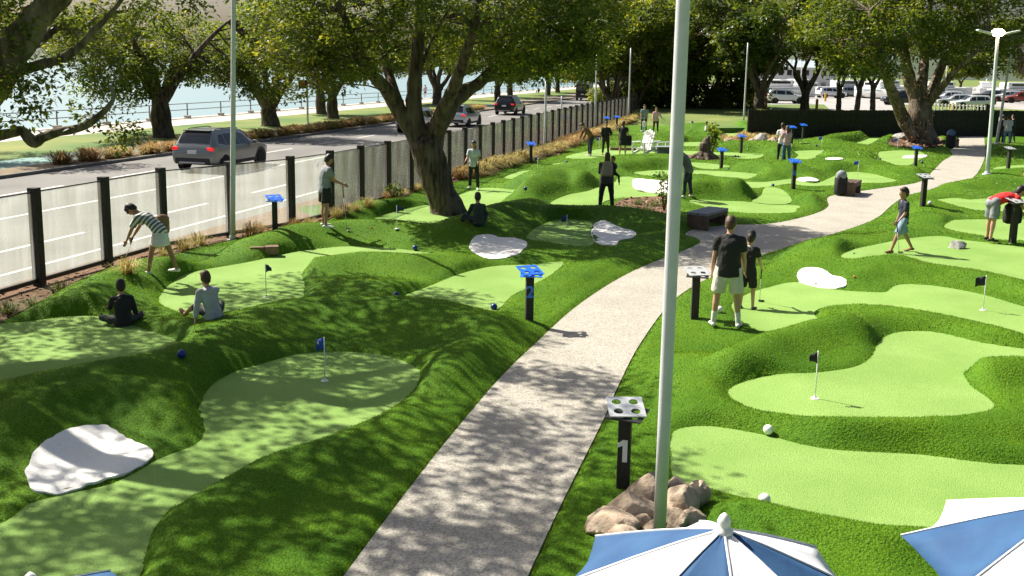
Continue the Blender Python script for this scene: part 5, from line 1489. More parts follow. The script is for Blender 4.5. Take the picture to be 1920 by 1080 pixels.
def wheel_parts(r=.34, w=.21):
    ty = MB(); pr = [(r * .66, -w / 2), (r * .93, -w / 2), (r, -w * .36), (r, w * .36), (r * .93, w / 2), (r * .66, w / 2)]
    ty.lathe(pr, 22)
    rim = MB().lathe([(r * .67, -w * .3), (r * .67, w * .40), (r * .60, w * .44), (r * .58, w * .2), (r * .16, w * .3), (.02, w * .34)], 22)
    for i in range(5):
        a = i * 2 * math.pi / 5
        rim.box((math.cos(a) * r * .38, math.sin(a) * r * .38, w * .36), (r * .5, r * .12, .025), Euler((0, 0, a)).to_matrix())
    return ty.mesh('tyre', M_TYRE, True), rim.mesh('rim', M_RIM)
TY_ME, RIM_ME = wheel_parts()
PAINT = {}
def paint(c, rough=.28, metal=.35):
    k = tuple(c)
    if k not in PAINT: PAINT[k] = mat('car_paint_%d' % len(PAINT), c, rough, metal=metal, coat=.7)
    return PAINT[k]
def car(label, loc, heading, col, kind='suv', L=4.5, sz=1.0, sw=1.0, metal=.35, cat='car', group=None, rails=True):
    prof = VANP if kind == 'van' else SUVP
    root = empty('parked_car' if cat == 'parked' else 'van' if kind == 'van' else 'car', loc, math.atan2(heading[1], heading[0]) - math.pi / 2)
    tag(root, label, 'van' if kind == 'van' else 'car', group)
    body, sidewin, topwin, P3 = car_mesh_parts(prof, L, sz, sw)
    smooth_angle(body.build('body', paint(col, metal=metal), root), 28)
    for s in (-1, 1):
        if kind == 'van': wins = [[(.35, .12), (1.3, .12), (1.3, .80), (.35, .80)], [(1.4, .10), (2.5, .10), (2.45, .8), (1.4, .8)], [(2.6, .10), (3.55, .12), (3.3, .7), (2.55, .82)]]
        else: wins = [[(.50, .22), (1.0, .06), (1.0, .84), (.70, .84)], [(1.06, .06), (2.0, .06), (1.95, .86), (1.06, .86)], [(2.08, .06), (3.12, .08), (2.55, .84), (2.05, .86)]]
        for w in wins: sidewin(w, s).build('window', M_GLASS, root, True)
    if kind == 'van':
        topwin(3.18, 3.82, .70, .76, -1).build('windscreen', M_GLASS, root, True)
        MB().box(P3(-.008, 0, 1.52), (1.3 * sw, .02, .6 * sz)).build('rear_window', M_GLASS, root)
    else:
        topwin(2.58, 3.30, .56, .68, -1).build('windscreen', M_GLASS, root, True)
        topwin(.14, .40, .66, .58, 1).build('rear_window', M_GLASS, root, True)
        MB().bbox(P3(.44, 0, 1.615), (1.14 * sw, .22, .035), .01).build('spoiler', M_PLAS, root)
    for s in (-1, 1):
        zt = 1.0 if kind == 'van' else .93
        MB().bbox(P3(.075, s * .70, zt), (.36 * sw, .11, .13), .03, Euler((R(-8), 0, s * R(-14))).to_matrix()).build('tail_light', M_TAIL, root)
        MB().bbox(P3(4.25, s * .66, .78), (.34 * sw, .22, .12), .04, Euler((0, 0, s * R(28))).to_matrix()).build('headlight', M_HEAD, root)
        MB().bbox(P3(2.95, s * 1.02, 1.06), (.20, .12, .14), .04).build('mirror', paint(col, metal=metal), root)
        MB().box(P3(2.2, s * .925, .33), (.03, 2.0, .12)).build('sill', M_PLAS, root)
        for x in (.86, 3.62):
            ar = MB().lathe([(.43, -.012), (.43, .014), (.30, .016)], 24).build('wheel_arch', M_PLAS, root, loc=P3(x, s * .905, .36)); ar.rotation_euler = (0, R(90) * s, 0)
            wh = empty('wheel', P3(x, s * .845, .345)); wh.parent = root; wh.rotation_euler = (0, R(90) * s, 0)
            obj('tyre', TY_ME, wh); obj('rim', RIM_ME, wh)
        if rails and kind != 'van':
            MB().tube([P3(.7, s * .57, 1.64), P3(.85, s * .565, 1.672), P3(2.1, s * .565, 1.68), P3(2.35, s * .57, 1.63)], .018, 6).build('roof_rail', M_PLAS, root)
    MB().bbox(P3(.04, 0, .46), (1.5 * sw, .14, .24), .05).build('rear_bumper', M_PLAS, root)
    MB().bbox(P3(.0, 0, .80), (.38, .03, .13), .006, Euler((R(-10), 0, 0)).to_matrix()).build('number_plate', M_PLATE, root)
    MB().bbox(P3(.012, 0, .40), (1.1 * sw, .10, .07), .02).build('skid_plate', M_RIM, root)
    MB().bbox(P3(4.47, 0, .52), (1.0 * sw, .07, .22), .03).build('grille', M_PLAS, root)
    return root
FWD = (RD.x, RD.y)
car('grey-bronze station wagon driving past the clear fence', road(20.4, 7.35), FWD, (0.22, 0.235, 0.225), L=4.55, sz=.98)
car('white car passing behind the trunk of the broad old tree', road(45.3, 7.8), FWD, (.72, .74, .75), L=4.4, sz=.93, metal=.05)
car('silver car just beyond the limbs of the broad old tree', road(52.5, 7.2), FWD, (.50, .52, .53), L=4.3, sz=.90, metal=.4)
car('black wagon with lit red tail lamps further along the road', road(71.4, 8.5), FWD, (.010, .011, .012), L=4.7, sz=1.02)
car('dark boxy van in the distance on the road', road(114.5, 9.4), FWD, (.020, .022, .020), 'van', L=4.8, sz=1.04)
car('dark red car ahead of the distant van', road(164.0, 9.6), FWD, (.16, .012, .012), L=4.5, sz=.95)
car('dark car coming along the far end of the fence', road(134.0, 4.4), (-RD.x, -RD.y), (.03, .035, .04), L=4.5, sz=.95)
# parked cars
def bz(px, py): g = G(px, py, BACK_Z); g.z = BACK_Z + .008; return g
car('white station wagon parked behind the twin-stemmed tree', bz(1472, 194), (1, .05), (.74, .75, .76), L=4.9, sz=1.04, metal=.05, cat='parked')
car('red car parked against the white wagon', bz(1425, 193), (1, .05), (.42, .03, .018), L=4.4, sz=1.0, metal=.1, cat='parked')
car('black wagon parked beside the fairy-light tree', bz(1690, 197), (-1, .1), (.015, .016, .018), L=4.8, sz=1.06, cat='parked')
car('white hatchback parked in front of the row by the fence', bz(1820, 205), (-1, .02), (.76, .77, .78), L=4.2, sz=.95, metal=.05, cat='parked', rails=False)
car('black hatchback mostly hidden behind the white hatchback', bz(1828, 200), (-1, .02), (.02, .021, .023), L=4.3, sz=.95, cat='parked', rails=False)
car('silver sedan with its nose by the white hatchback', bz(1792, 200), (-1, .3), (.52, .55, .57), L=4.4, sz=.92, cat='parked', rails=False)
car('pale blue-white car at the back of the parked row', bz(1775, 193), (-1, .1), (.62, .66, .70), L=4.4, sz=.96, metal=.1, cat='parked', rails=False)
car('grey car parked in the shade of the grove', bz(1352, 192), (1, .1), (.16, .17, .18), L=4.5, sz=.96, cat='parked')
# ================================================================== people
SKIN = mat('skin_light', (0.50, 0.285, 0.19), 0.55); SKIN2 = mat('skin_tan', (0.36, 0.19, 0.115), 0.55)
def cloth(name, c, var=.18): return mat('cloth_' + name, c, 0.85, var=var, scale=5, bump=0.35, bscale=26)
C_BLACK, C_WHITE, C_GREY, C_NAVY = cloth('black', (.015, .015, .016)), cloth('white', (.70, .69, .66), .06), cloth('grey', (.22, .24, .26)), cloth('navy', (.02, .028, .05))
C_STONE, C_DENIM, C_LBLUE, C_RED = cloth('stone', (.60, .57, .50), .08), cloth('denim', (.055, .12, .26)), cloth('light_blue', (.20, .30, .40)), cloth('red', (.66, .025, .025), .12)
C_TEAL, C_PINK, C_OLIVE, C_CHAR = cloth('teal', (.17, .27, .26)), cloth('pink', (.62, .36, .42), .1), cloth('olive', (.16, .085, .03)), cloth('charcoal', (.045, .05, .052))
C_LGREY, C_DGREEN = cloth('pale_grey', (.44, .45, .45), .1), cloth('dark_green', (.03, .05, .03))
H_BROWN, H_DARK, H_BLACK = mat('hair_brown', (.075, .040, .018), .6, var=.3, scale=30), mat('hair_dark', (.022, .014, .009), .55, var=.3, scale=30), mat('hair_black', (.010, .009, .009), .5)
S_WHITE, S_BLACK, S_BROWN, S_BLUE = mat('shoe_white', (.72, .72, .70), .6), mat('shoe_black', (.02, .02, .02), .6), mat('shoe_brown', (.20, .10, .045), .7), mat('shoe_blue', (.02, .16, .42), .6)
def stripe_mat():
    m = bpy.data.materials.new('cloth_stripe'); m.use_nodes = True
    nt = m.node_tree; b = nt.nodes['Principled BSDF']; b.inputs['Roughness'].default_value = .85
    at = nt.nodes.new('ShaderNodeAttribute'); at.attribute_name = 'along'
    w = nt.nodes.new('ShaderNodeMath'); w.operation = 'PINGPONG'; w.inputs[1].default_value = .035
    nt.links.new(at.outputs['Fac'], w.inputs[0])
    c = nt.nodes.new('ShaderNodeMath'); c.operation = 'GREATER_THAN'; c.inputs[1].default_value = .0175
    nt.links.new(w.outputs[0], c.inputs[0])
    mx = nt.nodes.new('ShaderNodeMix'); mx.data_type = 'RGBA'; mx.inputs['A'].default_value = (.70, .70, .68, 1); mx.inputs['B'].default_value = (.09, .11, .10, 1)
    nt.links.new(c.outputs[0], mx.inputs['Factor']); nt.links.new(mx.outputs['Result'], b.inputs['Base Color'])
    return m
C_STRIPE = stripe_mat()
PEND = []
def ring_tube(mb, pts, rr, X, n=14, flat=False):
    """tube with elliptic rings; X is the sideways axis; rr: (half width, half depth)"""
    V, F = [], []
    N = len(pts)
    P3, R3 = [], []
    # rounded ends
    d0 = (pts[0] - pts[1]).normalized(); d1 = (pts[-1] - pts[-2]).normalized()
    for t in (1.0, .8, .5): 
        P3.append(pts[0] + d0 * rr[0][1] * t * .95); R3.append(tuple(q * math.sqrt(max(0.01, 1 - t * t)) for q in rr[0]))
    P3 += pts; R3 += rr
    for t in ((.12,) if flat else (.5, .8, 1.0)):
        P3.append(pts[-1] + d1 * rr[-1][1] * t * .95); R3.append(tuple(q * math.sqrt(max(0.01, 1 - t * t)) for q in rr[-1]))
    M = len(P3)
    for i in range(M):
        d = (P3[min(i + 1, M - 1)] - P3[max(i - 1, 0)]).normalized()
        u = X - d * X.dot(d)
        u = u.normalized() if u.length > .05 else frame(d)[0]
        w = d.cross(u)
        for k in range(n):
            a = 2 * math.pi * k / n
            V.append(P3[i] + u * math.cos(a) * R3[i][0] + w * math.sin(a) * R3[i][1])
    for i in range(M - 1):
        for k in range(n):
            a, b = i * n + k, i * n + (k + 1) % n
            F.append((a, b, b + n, a + n))
    F.append(tuple(range(n))[::-1]); F.append(tuple(range((M - 1) * n, M * n)))
    mb.add(V, F)
def ang(pitch, abd, side):
    p, a = R(pitch), R(abd)
    return Vector((side * math.sin(a) * math.cos(p), math.sin(p), -math.cos(a) * math.cos(p)))
def person(label, loc, rz, h=1.75, fat=1.0, headk=1.0, lean=3, sidelean=0, twist=0, head=(0, 0), la=(5, 8, 15, 0), ra=(5, 8, 15, 0), ll=(4, 4, 4), rl=(-4, 4, 4),
           top=None, sleeve=.55, bottom=None, leg=.45, flare=1.0, skirt=None, hair=H_DARK, hairlen=0, cap=None, shoe=S_BLACK, sock=None, skin=SKIN, vox=.016, jacket=False, sit=False, hood=False, collar=None):
    s = h / 1.75
    root = empty('person', loc, rz); tag(root, label, 'person')
    hip = Vector((0, 0, .92))
    X = Vector((math.cos(R(twist)), math.sin(R(twist)), 0)) if twist else Vector((1, 0, 0))
    up = Vector((math.sin(R(sidelean)), math.sin(R(lean)) * math.cos(R(sidelean)), math.cos(R(lean)) * math.cos(R(sidelean))))
    def spine(t): return hip + up * t + Vector((0, -.035 * math.sin(math.pi * min(1, max(0, t / .5))) * (.5 + abs(lean) / 90), 0)) + Vector((0, 0, .03 * math.sin(math.pi * min(1, max(0, t / .5))) * abs(lean) / 60))
    J = {}
    for nm, side, A, Lg in (('l', -1, la, ll), ('r', 1, ra, rl)):
        sh = spine(.49) + X * side * .172 * fat ** .5
        e = sh + ang(A[0], A[1], side) * .29
        fa = ang(A[0] + A[2], A[1] * .6 - A[3], side)
        w = e + fa * .255
        J[nm] = dict(sh=sh, e=e, w=w, fa=fa)
        hj = hip + X * side * .095 * fat ** .5
        if Lg[0] == 'v':
            k = hj + Vector((Lg[1][0] * side, *Lg[1][1:])).normalized() * .43
            an = k + Vector((Lg[2][0] * side, *Lg[2][1:])).normalized() * .41
            J[nm].update(h=hj, k=k, a=an)
            td = Vector((Lg[3][0] * side, *Lg[3][1:])).normalized()
            J[nm]['toe'] = an + td * .17; J[nm]['heel'] = an - td * .05
        else:
            k = hj + ang(Lg[0], Lg[1], side) * .43
            an = k + ang(Lg[0] - Lg[2], Lg[1] * .6, side) * .41
            J[nm].update(h=hj, k=k, a=an)
            fp = R(Lg[3]) if len(Lg) > 3 else R(0)
            J[nm]['toe'] = an + Vector((side * .04, math.cos(fp) * .17, -.055 + math.sin(fp) * .17))
            J[nm]['heel'] = an + Vector((0, -.05, -.05))
    hd = R(lean * .55 + head[0]); hy = R(head[1])
    nk = spine(.56)
    hup = Vector((math.sin(R(sidelean)) * .6, math.sin(hd), math.cos(hd)))
    hc = nk + up * .045 + hup * .115 * headk
    hf = Vector((math.sin(hy) * math.cos(hd), math.cos(hy) * math.cos(hd), -math.sin(hd))).normalized()
    hx = hf.cross(hup).normalized(); hup2 = hx.cross(hf).normalized()
    def HP(x, y, z): return hc + (hx * x + hf * y + hup2 * z) * headk
    # lowest point of the figure touches the ground
    low = min(min(J[q]['heel'].z, J[q]['toe'].z) for q in 'lr') - .030
    if sit: low = hip.z - .125
    sh_ = Vector((0, 0, -low))
    def T(v): return (v + sh_) * s
    def Tv(L): return [T(v) for v in L]
    def rs(L): return [tuple(q * s for q in r) for r in L]
    f = fat
    TOR = [-.06, .02, .12, .22, .34, .44, .50]
    TR = [(.150, .100), (.168, .112), (.148, .100), (.142, .098), (.168, .114), (.172, .106), (.135, .080)]
    def torso(mb, g, lo=0, hi=7, flr=0.0):
        ring_tube(mb, Tv([spine(t) for t in TOR[lo:hi]]), rs([((a + g) * f, (b + g) * f) for a, b in TR[lo:hi]]), X)
    # ---- body
    b = MB()
    torso(b, 0)
    ring_tube(b, Tv([spine(.46), nk, hc]), rs([(.062, .058), (.054, .054), (.05, .052)]), hx, 10)
    for z, y, rx, ry, rz_ in ((.02, -.008, .077, .094, .100), (-.055, .016, .060, .072, .065)):
        ring_tube(b, Tv([HP(0, y, z - .03), HP(0, y, z + .03)]), rs([(rx * headk, ry * headk), (rx * headk, ry * headk)]), hx, 14)
    b.sphere(T(HP(0, .098, -.02)), .017 * s * headk, 6, 5)
    ring_tube(b, Tv([HP(0, .094, .015), HP(0, .108, -.025)]), rs([(.010, .010), (.015, .012)]), hx, 8)
    for q in (-1, 1):
        ring_tube(b, Tv([HP(q * .080, -.005, .02), HP(q * .082, -.005, -.03)]), rs([(.012, .022), (.010, .016)]), hx, 8)
    for nm, side in (('l', -1), ('r', 1)):
        j = J[nm]
        ring_tube(b, Tv([spine(.46) + X * side * .12, j['sh'], j['sh'].lerp(j['e'], .5), j['e']]), rs([(.06, .06), (.056 * f, .056 * f), (.046 * f, .046 * f), (.039, .039)]), X, 10)
        ring_tube(b, Tv([j['e'], j['e'].lerp(j['w'], .35), j['w']]), rs([(.039, .039), (.040, .038), (.026, .022)]), X, 10)
        d = j['fa']; hs = (Vector((-side * .2, .9, .1)) - d * d.dot(Vector((-side * .2, .9, .1)))).normalized()
        nrm = d.cross(hs)
        pm = j['w'] + d * .085
        ring_tube(b, Tv([j['w'] + d * .01, j['w'] + d * .05, pm]), rs([(.026, .018), (.040, .017), (.040, .015)]), hs, 10)
        for i, (off, ln) in enumerate(((-.030, .072), (-.010, .080), (.010, .075), (.029, .060))):
            p0 = pm + hs * off; p1 = p0 + d * ln * .5 + nrm * side * .010; p2 = p0 + d * ln * .85 + nrm * side * .030
            ring_tube(b, Tv([p0, p1, p2]), rs([(.0098, .0098), (.0092, .0092), (.0080, .0080)]), hs, 6)
        p0 = j['w'] + d * .035 + hs * .034
        ring_tube(b, Tv([p0, p0 + d * .035 + hs * .022, p0 + d * .065 + hs * .026 + nrm * side * .012]), rs([(.0125, .0125), (.011, .011), (.009, .009)]), hs, 6)
        ring_tube(b, Tv([j['h'] + Vector((0, 0, .03)), j['h'].lerp(j['k'], .3), j['k']]), rs([(.088 * f, .092 * f), (.078 * f, .084 * f), (.054, .056)]), X, 12)
        ring_tube(b, Tv([j['k'], j['k'].lerp(j['a'], .3), j['k'].lerp(j['a'], .65), j['a']]), rs([(.054, .056), (.053 * f, .058 * f), (.040, .042), (.033, .036)]), X, 12)
        ring_tube(b, Tv([j['heel'] + Vector((0, .01, 0)), j['a'] + Vector((0, .03, -.03)), j['toe']]), rs([(.030, .026), (.036, .030), (.036, .018)]), X, 10)
    PEND.append((b, 'body', skin, root, vox * s, None))
    # ---- clothes
    if top:
        m = MB(); gg = .012 if not jacket else .026
        ring_tube(m, Tv([spine(t) for t in (-.02, .06, .16, .28, .38, .45, .50)]), rs([((a + gg) * f, (b_ + gg) * f) for a, b_ in ((.178, .126), (.172, .120), (.160, .112), (.160, .112), (.168, .114), (.160, .100), (.118, .074))]), X)
        ring_tube(m, Tv([spine(.10), spine(.04), spine(-.07 if lean < 40 else .03)]), rs([(.180 * f, .126 * f), (.192 * f, .136 * f), (.198 * f, .142 * f)]), X, 16, True)
        for nm, side in (('l', -1), ('r', 1)):
            j = J[nm]; g = .016 if not jacket else .024
            if sleeve > 1.0: pts = [spine(.46) + X * side * .12, j['sh'], j['e'], j['e'].lerp(j['w'], min(1, sleeve - 1))]; rr = [(.066, .066), (.060 * f + g, .060 * f + g), (.046 + g, .046 + g), (.032 + g, .030 + g)]
            else: pts = [spine(.46) + X * side * .12, j['sh'], j['sh'].lerp(j['e'], sleeve)]; rr = [(.066, .066), (.060 * f + g, .060 * f + g), (.056 * f + g, .056 * f + g)]
            ring_tube(m, Tv(pts), rs(rr), X, 12, True)
        ring_tube(m, Tv([J['l']['sh'], spine(.47) - X * .08, spine(.475) + X * .08, J['r']['sh']]), rs([(.064 * f, .060 * f), (.076, .078), (.076, .078), (.064 * f, .060 * f)]), up, 12)
        if hood: ring_tube(m, Tv([spine(.50) + Vector((-.07, -.08, 0)), spine(.47) + Vector((0, -.12, 0)), spine(.50) + Vector((.07, -.08, 0))]), rs([(.05, .05), (.06, .055), (.05, .05)]), up, 10)
        PEND.append((m, 'jacket' if jacket else 'shirt', top, root, vox * 1.05 * s, up))
        if collar:
            m = MB(); ring_tube(m, Tv([spine(.515), spine(.545)]), rs([(.075, .070), (.066, .062)]), X, 14); PEND.append((m, 'collar', collar, root, vox * s, None))
    if bottom and not skirt:
        m = MB()
        ring_tube(m, Tv([spine(-.07), spine(.0), spine(.07)]), rs([(.165 * f, .118 * f), (.176 * f, .122 * f), (.158 * f, .110 * f)]), X, 14)
        for nm, side in (('l', -1), ('r', 1)):
            j = J[nm]
            if leg > 1.0: pts = [j['h'] + Vector((0, 0, .04)), j['h'].lerp(j['k'], .4), j['k'], j['k'].lerp(j['a'], .5), j['k'].lerp(j['a'], min(.98, leg - 1))]; rr = [(.100 * f, .106 * f), (.092 * f, .096 * f), (.070 * flare, .072 * flare), (.060 * flare, .064 * flare), (.054 * flare, .058 * flare)]
            else: pts = [j['h'] + Vector((0, 0, .04)), j['h'].lerp(j['k'], leg * .5), j['h'].lerp(j['k'], leg)]; rr = [(.100 * f, .106 * f), (.098 * f * flare, .102 * f * flare), (.094 * f * flare, .098 * f * flare)]
            ring_tube(m, Tv(pts), rs(rr), X, 14, True)
        PEND.append((m, 'trousers' if leg > 1 else 'shorts', bottom, root, vox * 1.05 * s, None))
    if skirt:
        m = MB(); mid = (J['l']['k'] + J['r']['k']) / 2; c0 = spine(.10); c1 = Vector((hip.x, hip.y * .4 + mid.y * .6, hip.z - .43 * skirt))
        ring_tube(m, Tv([c0, hip, hip.lerp(c1, .5), c1]), rs([(.150 * f, .108 * f), (.182 * f, .135 * f), (.215 * f * flare, .165 * f * flare), (.24 * f * flare, .19 * f * flare)]), X, 18, True)
        PEND.append((m, 'skirt', bottom, root, vox * 1.05 * s, None))
    for nm, side in (('l', -1), ('r', 1)):
        j = J[nm]
        m = MB()
        ring_tube(m, Tv([j['heel'] + Vector((0, .005, .012)), j['a'] + Vector((0, .035, -.035)), j['toe'].lerp(j['a'], .2) + Vector((0, 0, -.012)), j['toe'] + Vector((0, .01, 0))]), rs([(.038, .036), (.044, .038), (.047, .030), (.042, .024)]), X, 12)
        PEND.append((m, 'shoe', shoe, root, max(.012, vox * .9) * s, None))
        if sock:
            m = MB(); ring_tube(m, Tv([j['a'] + Vector((0, 0, -.01)), j['k'].lerp(j['a'], .62)]), rs([(.043, .046), (.049, .051)]), X, 12); PEND.append((m, 'sock', sock, root, vox * s, None))
    # ---- hair, face
    m = MB()
    ring_tube(m, Tv([HP(0, -.030, .010), HP(0, -.022, .062)]), rs([(.090 * headk, .100 * headk), (.086 * headk, .096 * headk)]), hx, 14)
    ring_tube(m, Tv([HP(-.04, .045, .092), HP(.04, .045, .092)]), rs([(.036, .036), (.036, .036)]), hup2, 10)
    ring_tube(m, Tv([HP(0, -.055, -.045), HP(0, -.05, .03)]), rs([(.070 * headk, .058 * headk), (.085 * headk, .07 * headk)]), hx, 12)
    if hairlen:
        dn = (Vector((0, 0, -1)) if lean < 35 else Vector((0, .55, -1))).normalized()
        q0 = HP(0, -.06, .02); q1 = q0 + dn * hairlen * .5 - hf * .03; q2 = q0 + dn * hairlen - hf * .01
        ring_tube(m, Tv([q0, q1, q2]), rs([(.088, .055), (.095, .048), (.06, .03)]), hx, 12)
    PEND.append((m, 'hair', hair, root, max(.013, vox) * s, None))
    if cap:
        m = MB()
        ring_tube(m, Tv([HP(0, -.012, .045), HP(0, -.012, .085)]), rs([(.096 * headk, .110 * headk), (.090 * headk, .102 * headk)]), hx, 16)
        ring_tube(m, Tv([HP(0, .06, .052), HP(0, .13, .045), HP(0, .165, .036)]), rs([(.075, .012), (.075, .012), (.055, .010)]), hx, 12)
        PEND.append((m, 'cap', cap, root, .013 * s, None))
    for q in (-1, 1):
        MB().sphere(T(HP(q * .032, .086, .012)), .0085 * s * headk, 8, 6).build('eye', EYE, root, True)
    MB().sphere(T(HP(0, .088, -.056)), (.02 * s, .008 * s, .006 * s), 8, 6).build('mouth', LIP, root, True)
    return root, J, T
EYE = mat('eye_dark', (.02, .015, .012), .2); LIP = mat('lip', (.30, .10, .08), .5)
def finish_people():
    objs = []
    for mb, name, m, root, v, up in PEND:
        me = bpy.data.meshes.new(name); me.from_pydata([tuple(q) for q in mb.v], [], mb.f)
        bm = bmesh.new(); bm.from_mesh(me); bmesh.ops.recalc_face_normals(bm, faces=bm.faces[:]); bm.to_mesh(me); bm.free()
        o = obj(name, me, root)
        md = o.modifiers.new('r', 'REMESH'); md.mode = 'VOXEL'; md.voxel_size = v * 1.14; md.use_smooth_shade = True
        sm = o.modifiers.new('s', 'SMOOTH'); sm.factor = .5; sm.iterations = 2 if name in ('body', 'shoe', 'hair') else 4
        objs.append((o, m, up))
    dg = bpy.context.evaluated_depsgraph_get()
    for o, m, up in objs:
        me = bpy.data.meshes.new_from_object(o.evaluated_get(dg))
        o.modifiers.clear(); old = o.data; o.data = me; bpy.data.meshes.remove(old)
        if o.name.split('.')[0] in ('shirt', 'shorts', 'trousers', 'skirt', 'jacket') and len(me.vertices):
            co = np.empty(len(me.vertices) * 3, np.float32); me.vertices.foreach_get('co', co); co = co.reshape(-1, 3)
            no = np.empty(len(me.vertices) * 3, np.float32); me.vertices.foreach_get('normal', no); no = no.reshape(-1, 3)
            d = np.array([noise.noise(Vector((c[0] * 13, c[1] * 13, c[2] * 8))) + .5 * noise.noise(Vector((c[0] * 29, c[1] * 29, c[2] * 16))) for c in co]) * .009
            me.vertices.foreach_set('co', (co + no * d[:, None]).ravel())
        me.polygons.foreach_set('use_smooth', [True] * len(me.polygons))
        me.materials.clear(); me.materials.append(m)
        if m is C_STRIPE:
            u = np.array(up); a = me.attributes.new('along', 'FLOAT', 'POINT')
            co = np.empty(len(me.vertices) * 3, np.float32); me.vertices.foreach_get('co', co)
            a.data.foreach_set('value', (co.reshape(-1, 3) @ u.astype(np.float32)).astype(np.float32))
        me.update()
def club(hand, tip, label):
    """putter from a hand to the ground"""
    h, t = Vector(hand), Vector(tip)
    r = empty('putter', t); tag(r, label, 'golf club')
    d = (h - t)
    MB().tube([(0, 0, .03), d * .72], .006, 6).build('shaft', M_GALV, r, True)
    MB().tube([d * .70, d * 1.06], .012, 8).build('grip', M_SIGNK, r, True)
    MB().bbox((.03, 0, .02), (.11, .03, .03), .008).build('head', M_SIGNK, r)
def W(root, v):                    # figure space to the world
    return Vector(root.location) + Euler(root.rotation_euler).to_matrix() @ v

# --- the man in black and the boy beside him
g = P(1360, 614)
man, J, T = person('man in black t-shirt, pale shorts and white shoes seen from behind on the right green', g, R(-12), 1.80, 1.06, lean=5, head=(22, 12), la=(2, 9, 12, 0), ra=(8, 10, 18, 0), ll=(2, 8, 3), rl=(4, 8, 6), top=C_BLACK, sleeve=.62, bottom=C_STONE, leg=.80, flare=1.12, hair=H_BROWN, shoe=S_WHITE, sock=C_WHITE, vox=.0125)
g = P(1399, 580)
boy, J, T = person('boy in black with a black cap and white collar holding a putter beside the man', g, R(-24), 1.33, .92, 1.18, lean=4, head=(18, -10), la=(10, 8, 25, 0), ra=(22, 10, 22, 0), ll=(2, 4, 4), rl=(0, 5, 4), top=C_BLACK, sleeve=.6, bottom=C_BLACK, leg=.9, flare=1.15, hair=H_DARK, cap=C_BLACK, shoe=S_BLACK, collar=C_WHITE, vox=.0125)
hw = W(boy, T(J['r']['w'] + J['r']['fa'] * .07)); club(hw, on(hw.x + .06, hw.y + .25, .015), 'putter held by the boy with the cap')
# --- boy walking
g = P(1688, 474)
wk, J, T = person('boy in dark t-shirt and light blue shorts walking across the bright green', g, R(98), 1.42, .92, 1.14, lean=1, head=(10, 15), la=(12, 6, 30, 0), ra=(-6, 6, 25, 0), ll=(26, 2, 6, 6), rl=(-22, 2, 10, -12), top=C_NAVY, sleeve=.75, bottom=C_LBLUE, leg=.85, flare=1.2, hair=H_DARK, shoe=S_BROWN, skin=SKIN2, vox=.0135)
hw = W(wk, T(J['l']['w'] + J['l']['fa'] * .07)); club(hw, on(hw.x + .12, hw.y + .05, .02), 'putter carried by the walking boy')
# --- man in red bending over the post
g = P(1856, 452)
red, J, T = person('man in a red t-shirt and grey shorts bending forward over a black post', g, R(-84), 1.70, 1.02, lean=74, head=(-8, 0), la=(30, 4, 25, 10), ra=(34, 4, 30, 10), ll=(2, 4, 3), rl=(-5, 5, 2), top=C_RED, sleeve=.6, bottom=C_GREY, leg=.85, flare=1.1, hair=H_DARK, shoe=S_BLACK, vox=.014)
g = P(1934, 452)
person('person in a charcoal top and pale jeans facing the man in red', g, R(80), 1.72, lean=18, head=(15, 0), la=(40, 5, 40, 10), ra=(30, 5, 50, 10), top=C_CHAR, sleeve=1.95, bottom=C_LBLUE, leg=1.9, hair=H_DARK, shoe=S_WHITE, vox=.016)
g = P(1891, 452)
bag((g.x - .02, g.y - .10, hz(g.x, g.y) + .42), R(0), 'black bag hung against the post in front of the man in red', .40, .26, .46, M_BAGK, M_BAGK)
# --- striped woman
g = P(303, 519) + Vector((0, 0, .05))
sw_, J, T = person('woman in a striped top and white skirt bending forward by the fence', g, R(84), 1.62, .96, lean=52, head=(38, 0), la=(24, 4, 4, 8), ra=(28, 4, 4, 8), ll=(18, 4, 8, 0), rl=(-16, 8, 2, 0), top=C_STRIPE, sleeve=.8, bottom=C_WHITE, skirt=.62, flare=1.05, hair=H_BLACK, hairlen=.16, shoe=S_WHITE, skin=SKIN2, vox=.0145)
b_ = W(sw_, T(Vector((.17, .02, 1.06))))
bag((b_.x, b_.y, b_.z - .20), R(20), 'tan shoulder bag at the hip of the bending striped woman', .26, .15, .34, mat('bag_tan', (.27, .16, .075), .7, bump=.4), mat('bag_tan', (.27, .16, .075), .7))
hw = W(sw_, T(J['r']['w'])); club(hw, on(hw.x - .15, hw.y - .1, .015), 'putter held by the bending striped woman')
# --- seated boys
g = P(232, 612)
person('boy in dark clothes sitting on the shaded bank with his back turned', g, R(28), 1.30, 1.0, 1.16, lean=14, head=(8, 10), la=(38, 14, 40, 8), ra=(0, 16, 10, 0), ll=('v', (.75, .62, .12), (-.75, .45, -.32), (-.5, .8, 0)), rl=('v', (.75, .62, .12), (-.80, .30, -.30), (-.5, .8, 0)), top=C_BLACK, sleeve=1.95, bottom=C_CHAR, leg=1.9, hair=H_DARK, shoe=S_BLACK, vox=.0145, sit=True)
g = P(400, 600)
person('boy in a grey hoodie sitting on the turf leaning on one arm', g, R(42), 1.36, 1.0, 1.14, lean=10, sidelean=-7, head=(4, 0), la=(-4, 16, 0, 0), ra=(40, 12, 50, 20), ll=('v', (.25, .9, .25), (.1, .85, -.5), (.2, .9, .4)), rl=('v', (.5, .75, .2), (-.6, .6, -.42), (-.4, .8, .1)), top=C_LGREY, sleeve=1.92, bottom=C_CHAR, leg=.95, hair=H_BROWN, shoe=S_BROWN, hood=True, vox=.0145, sit=True)
g = P(897, 423)
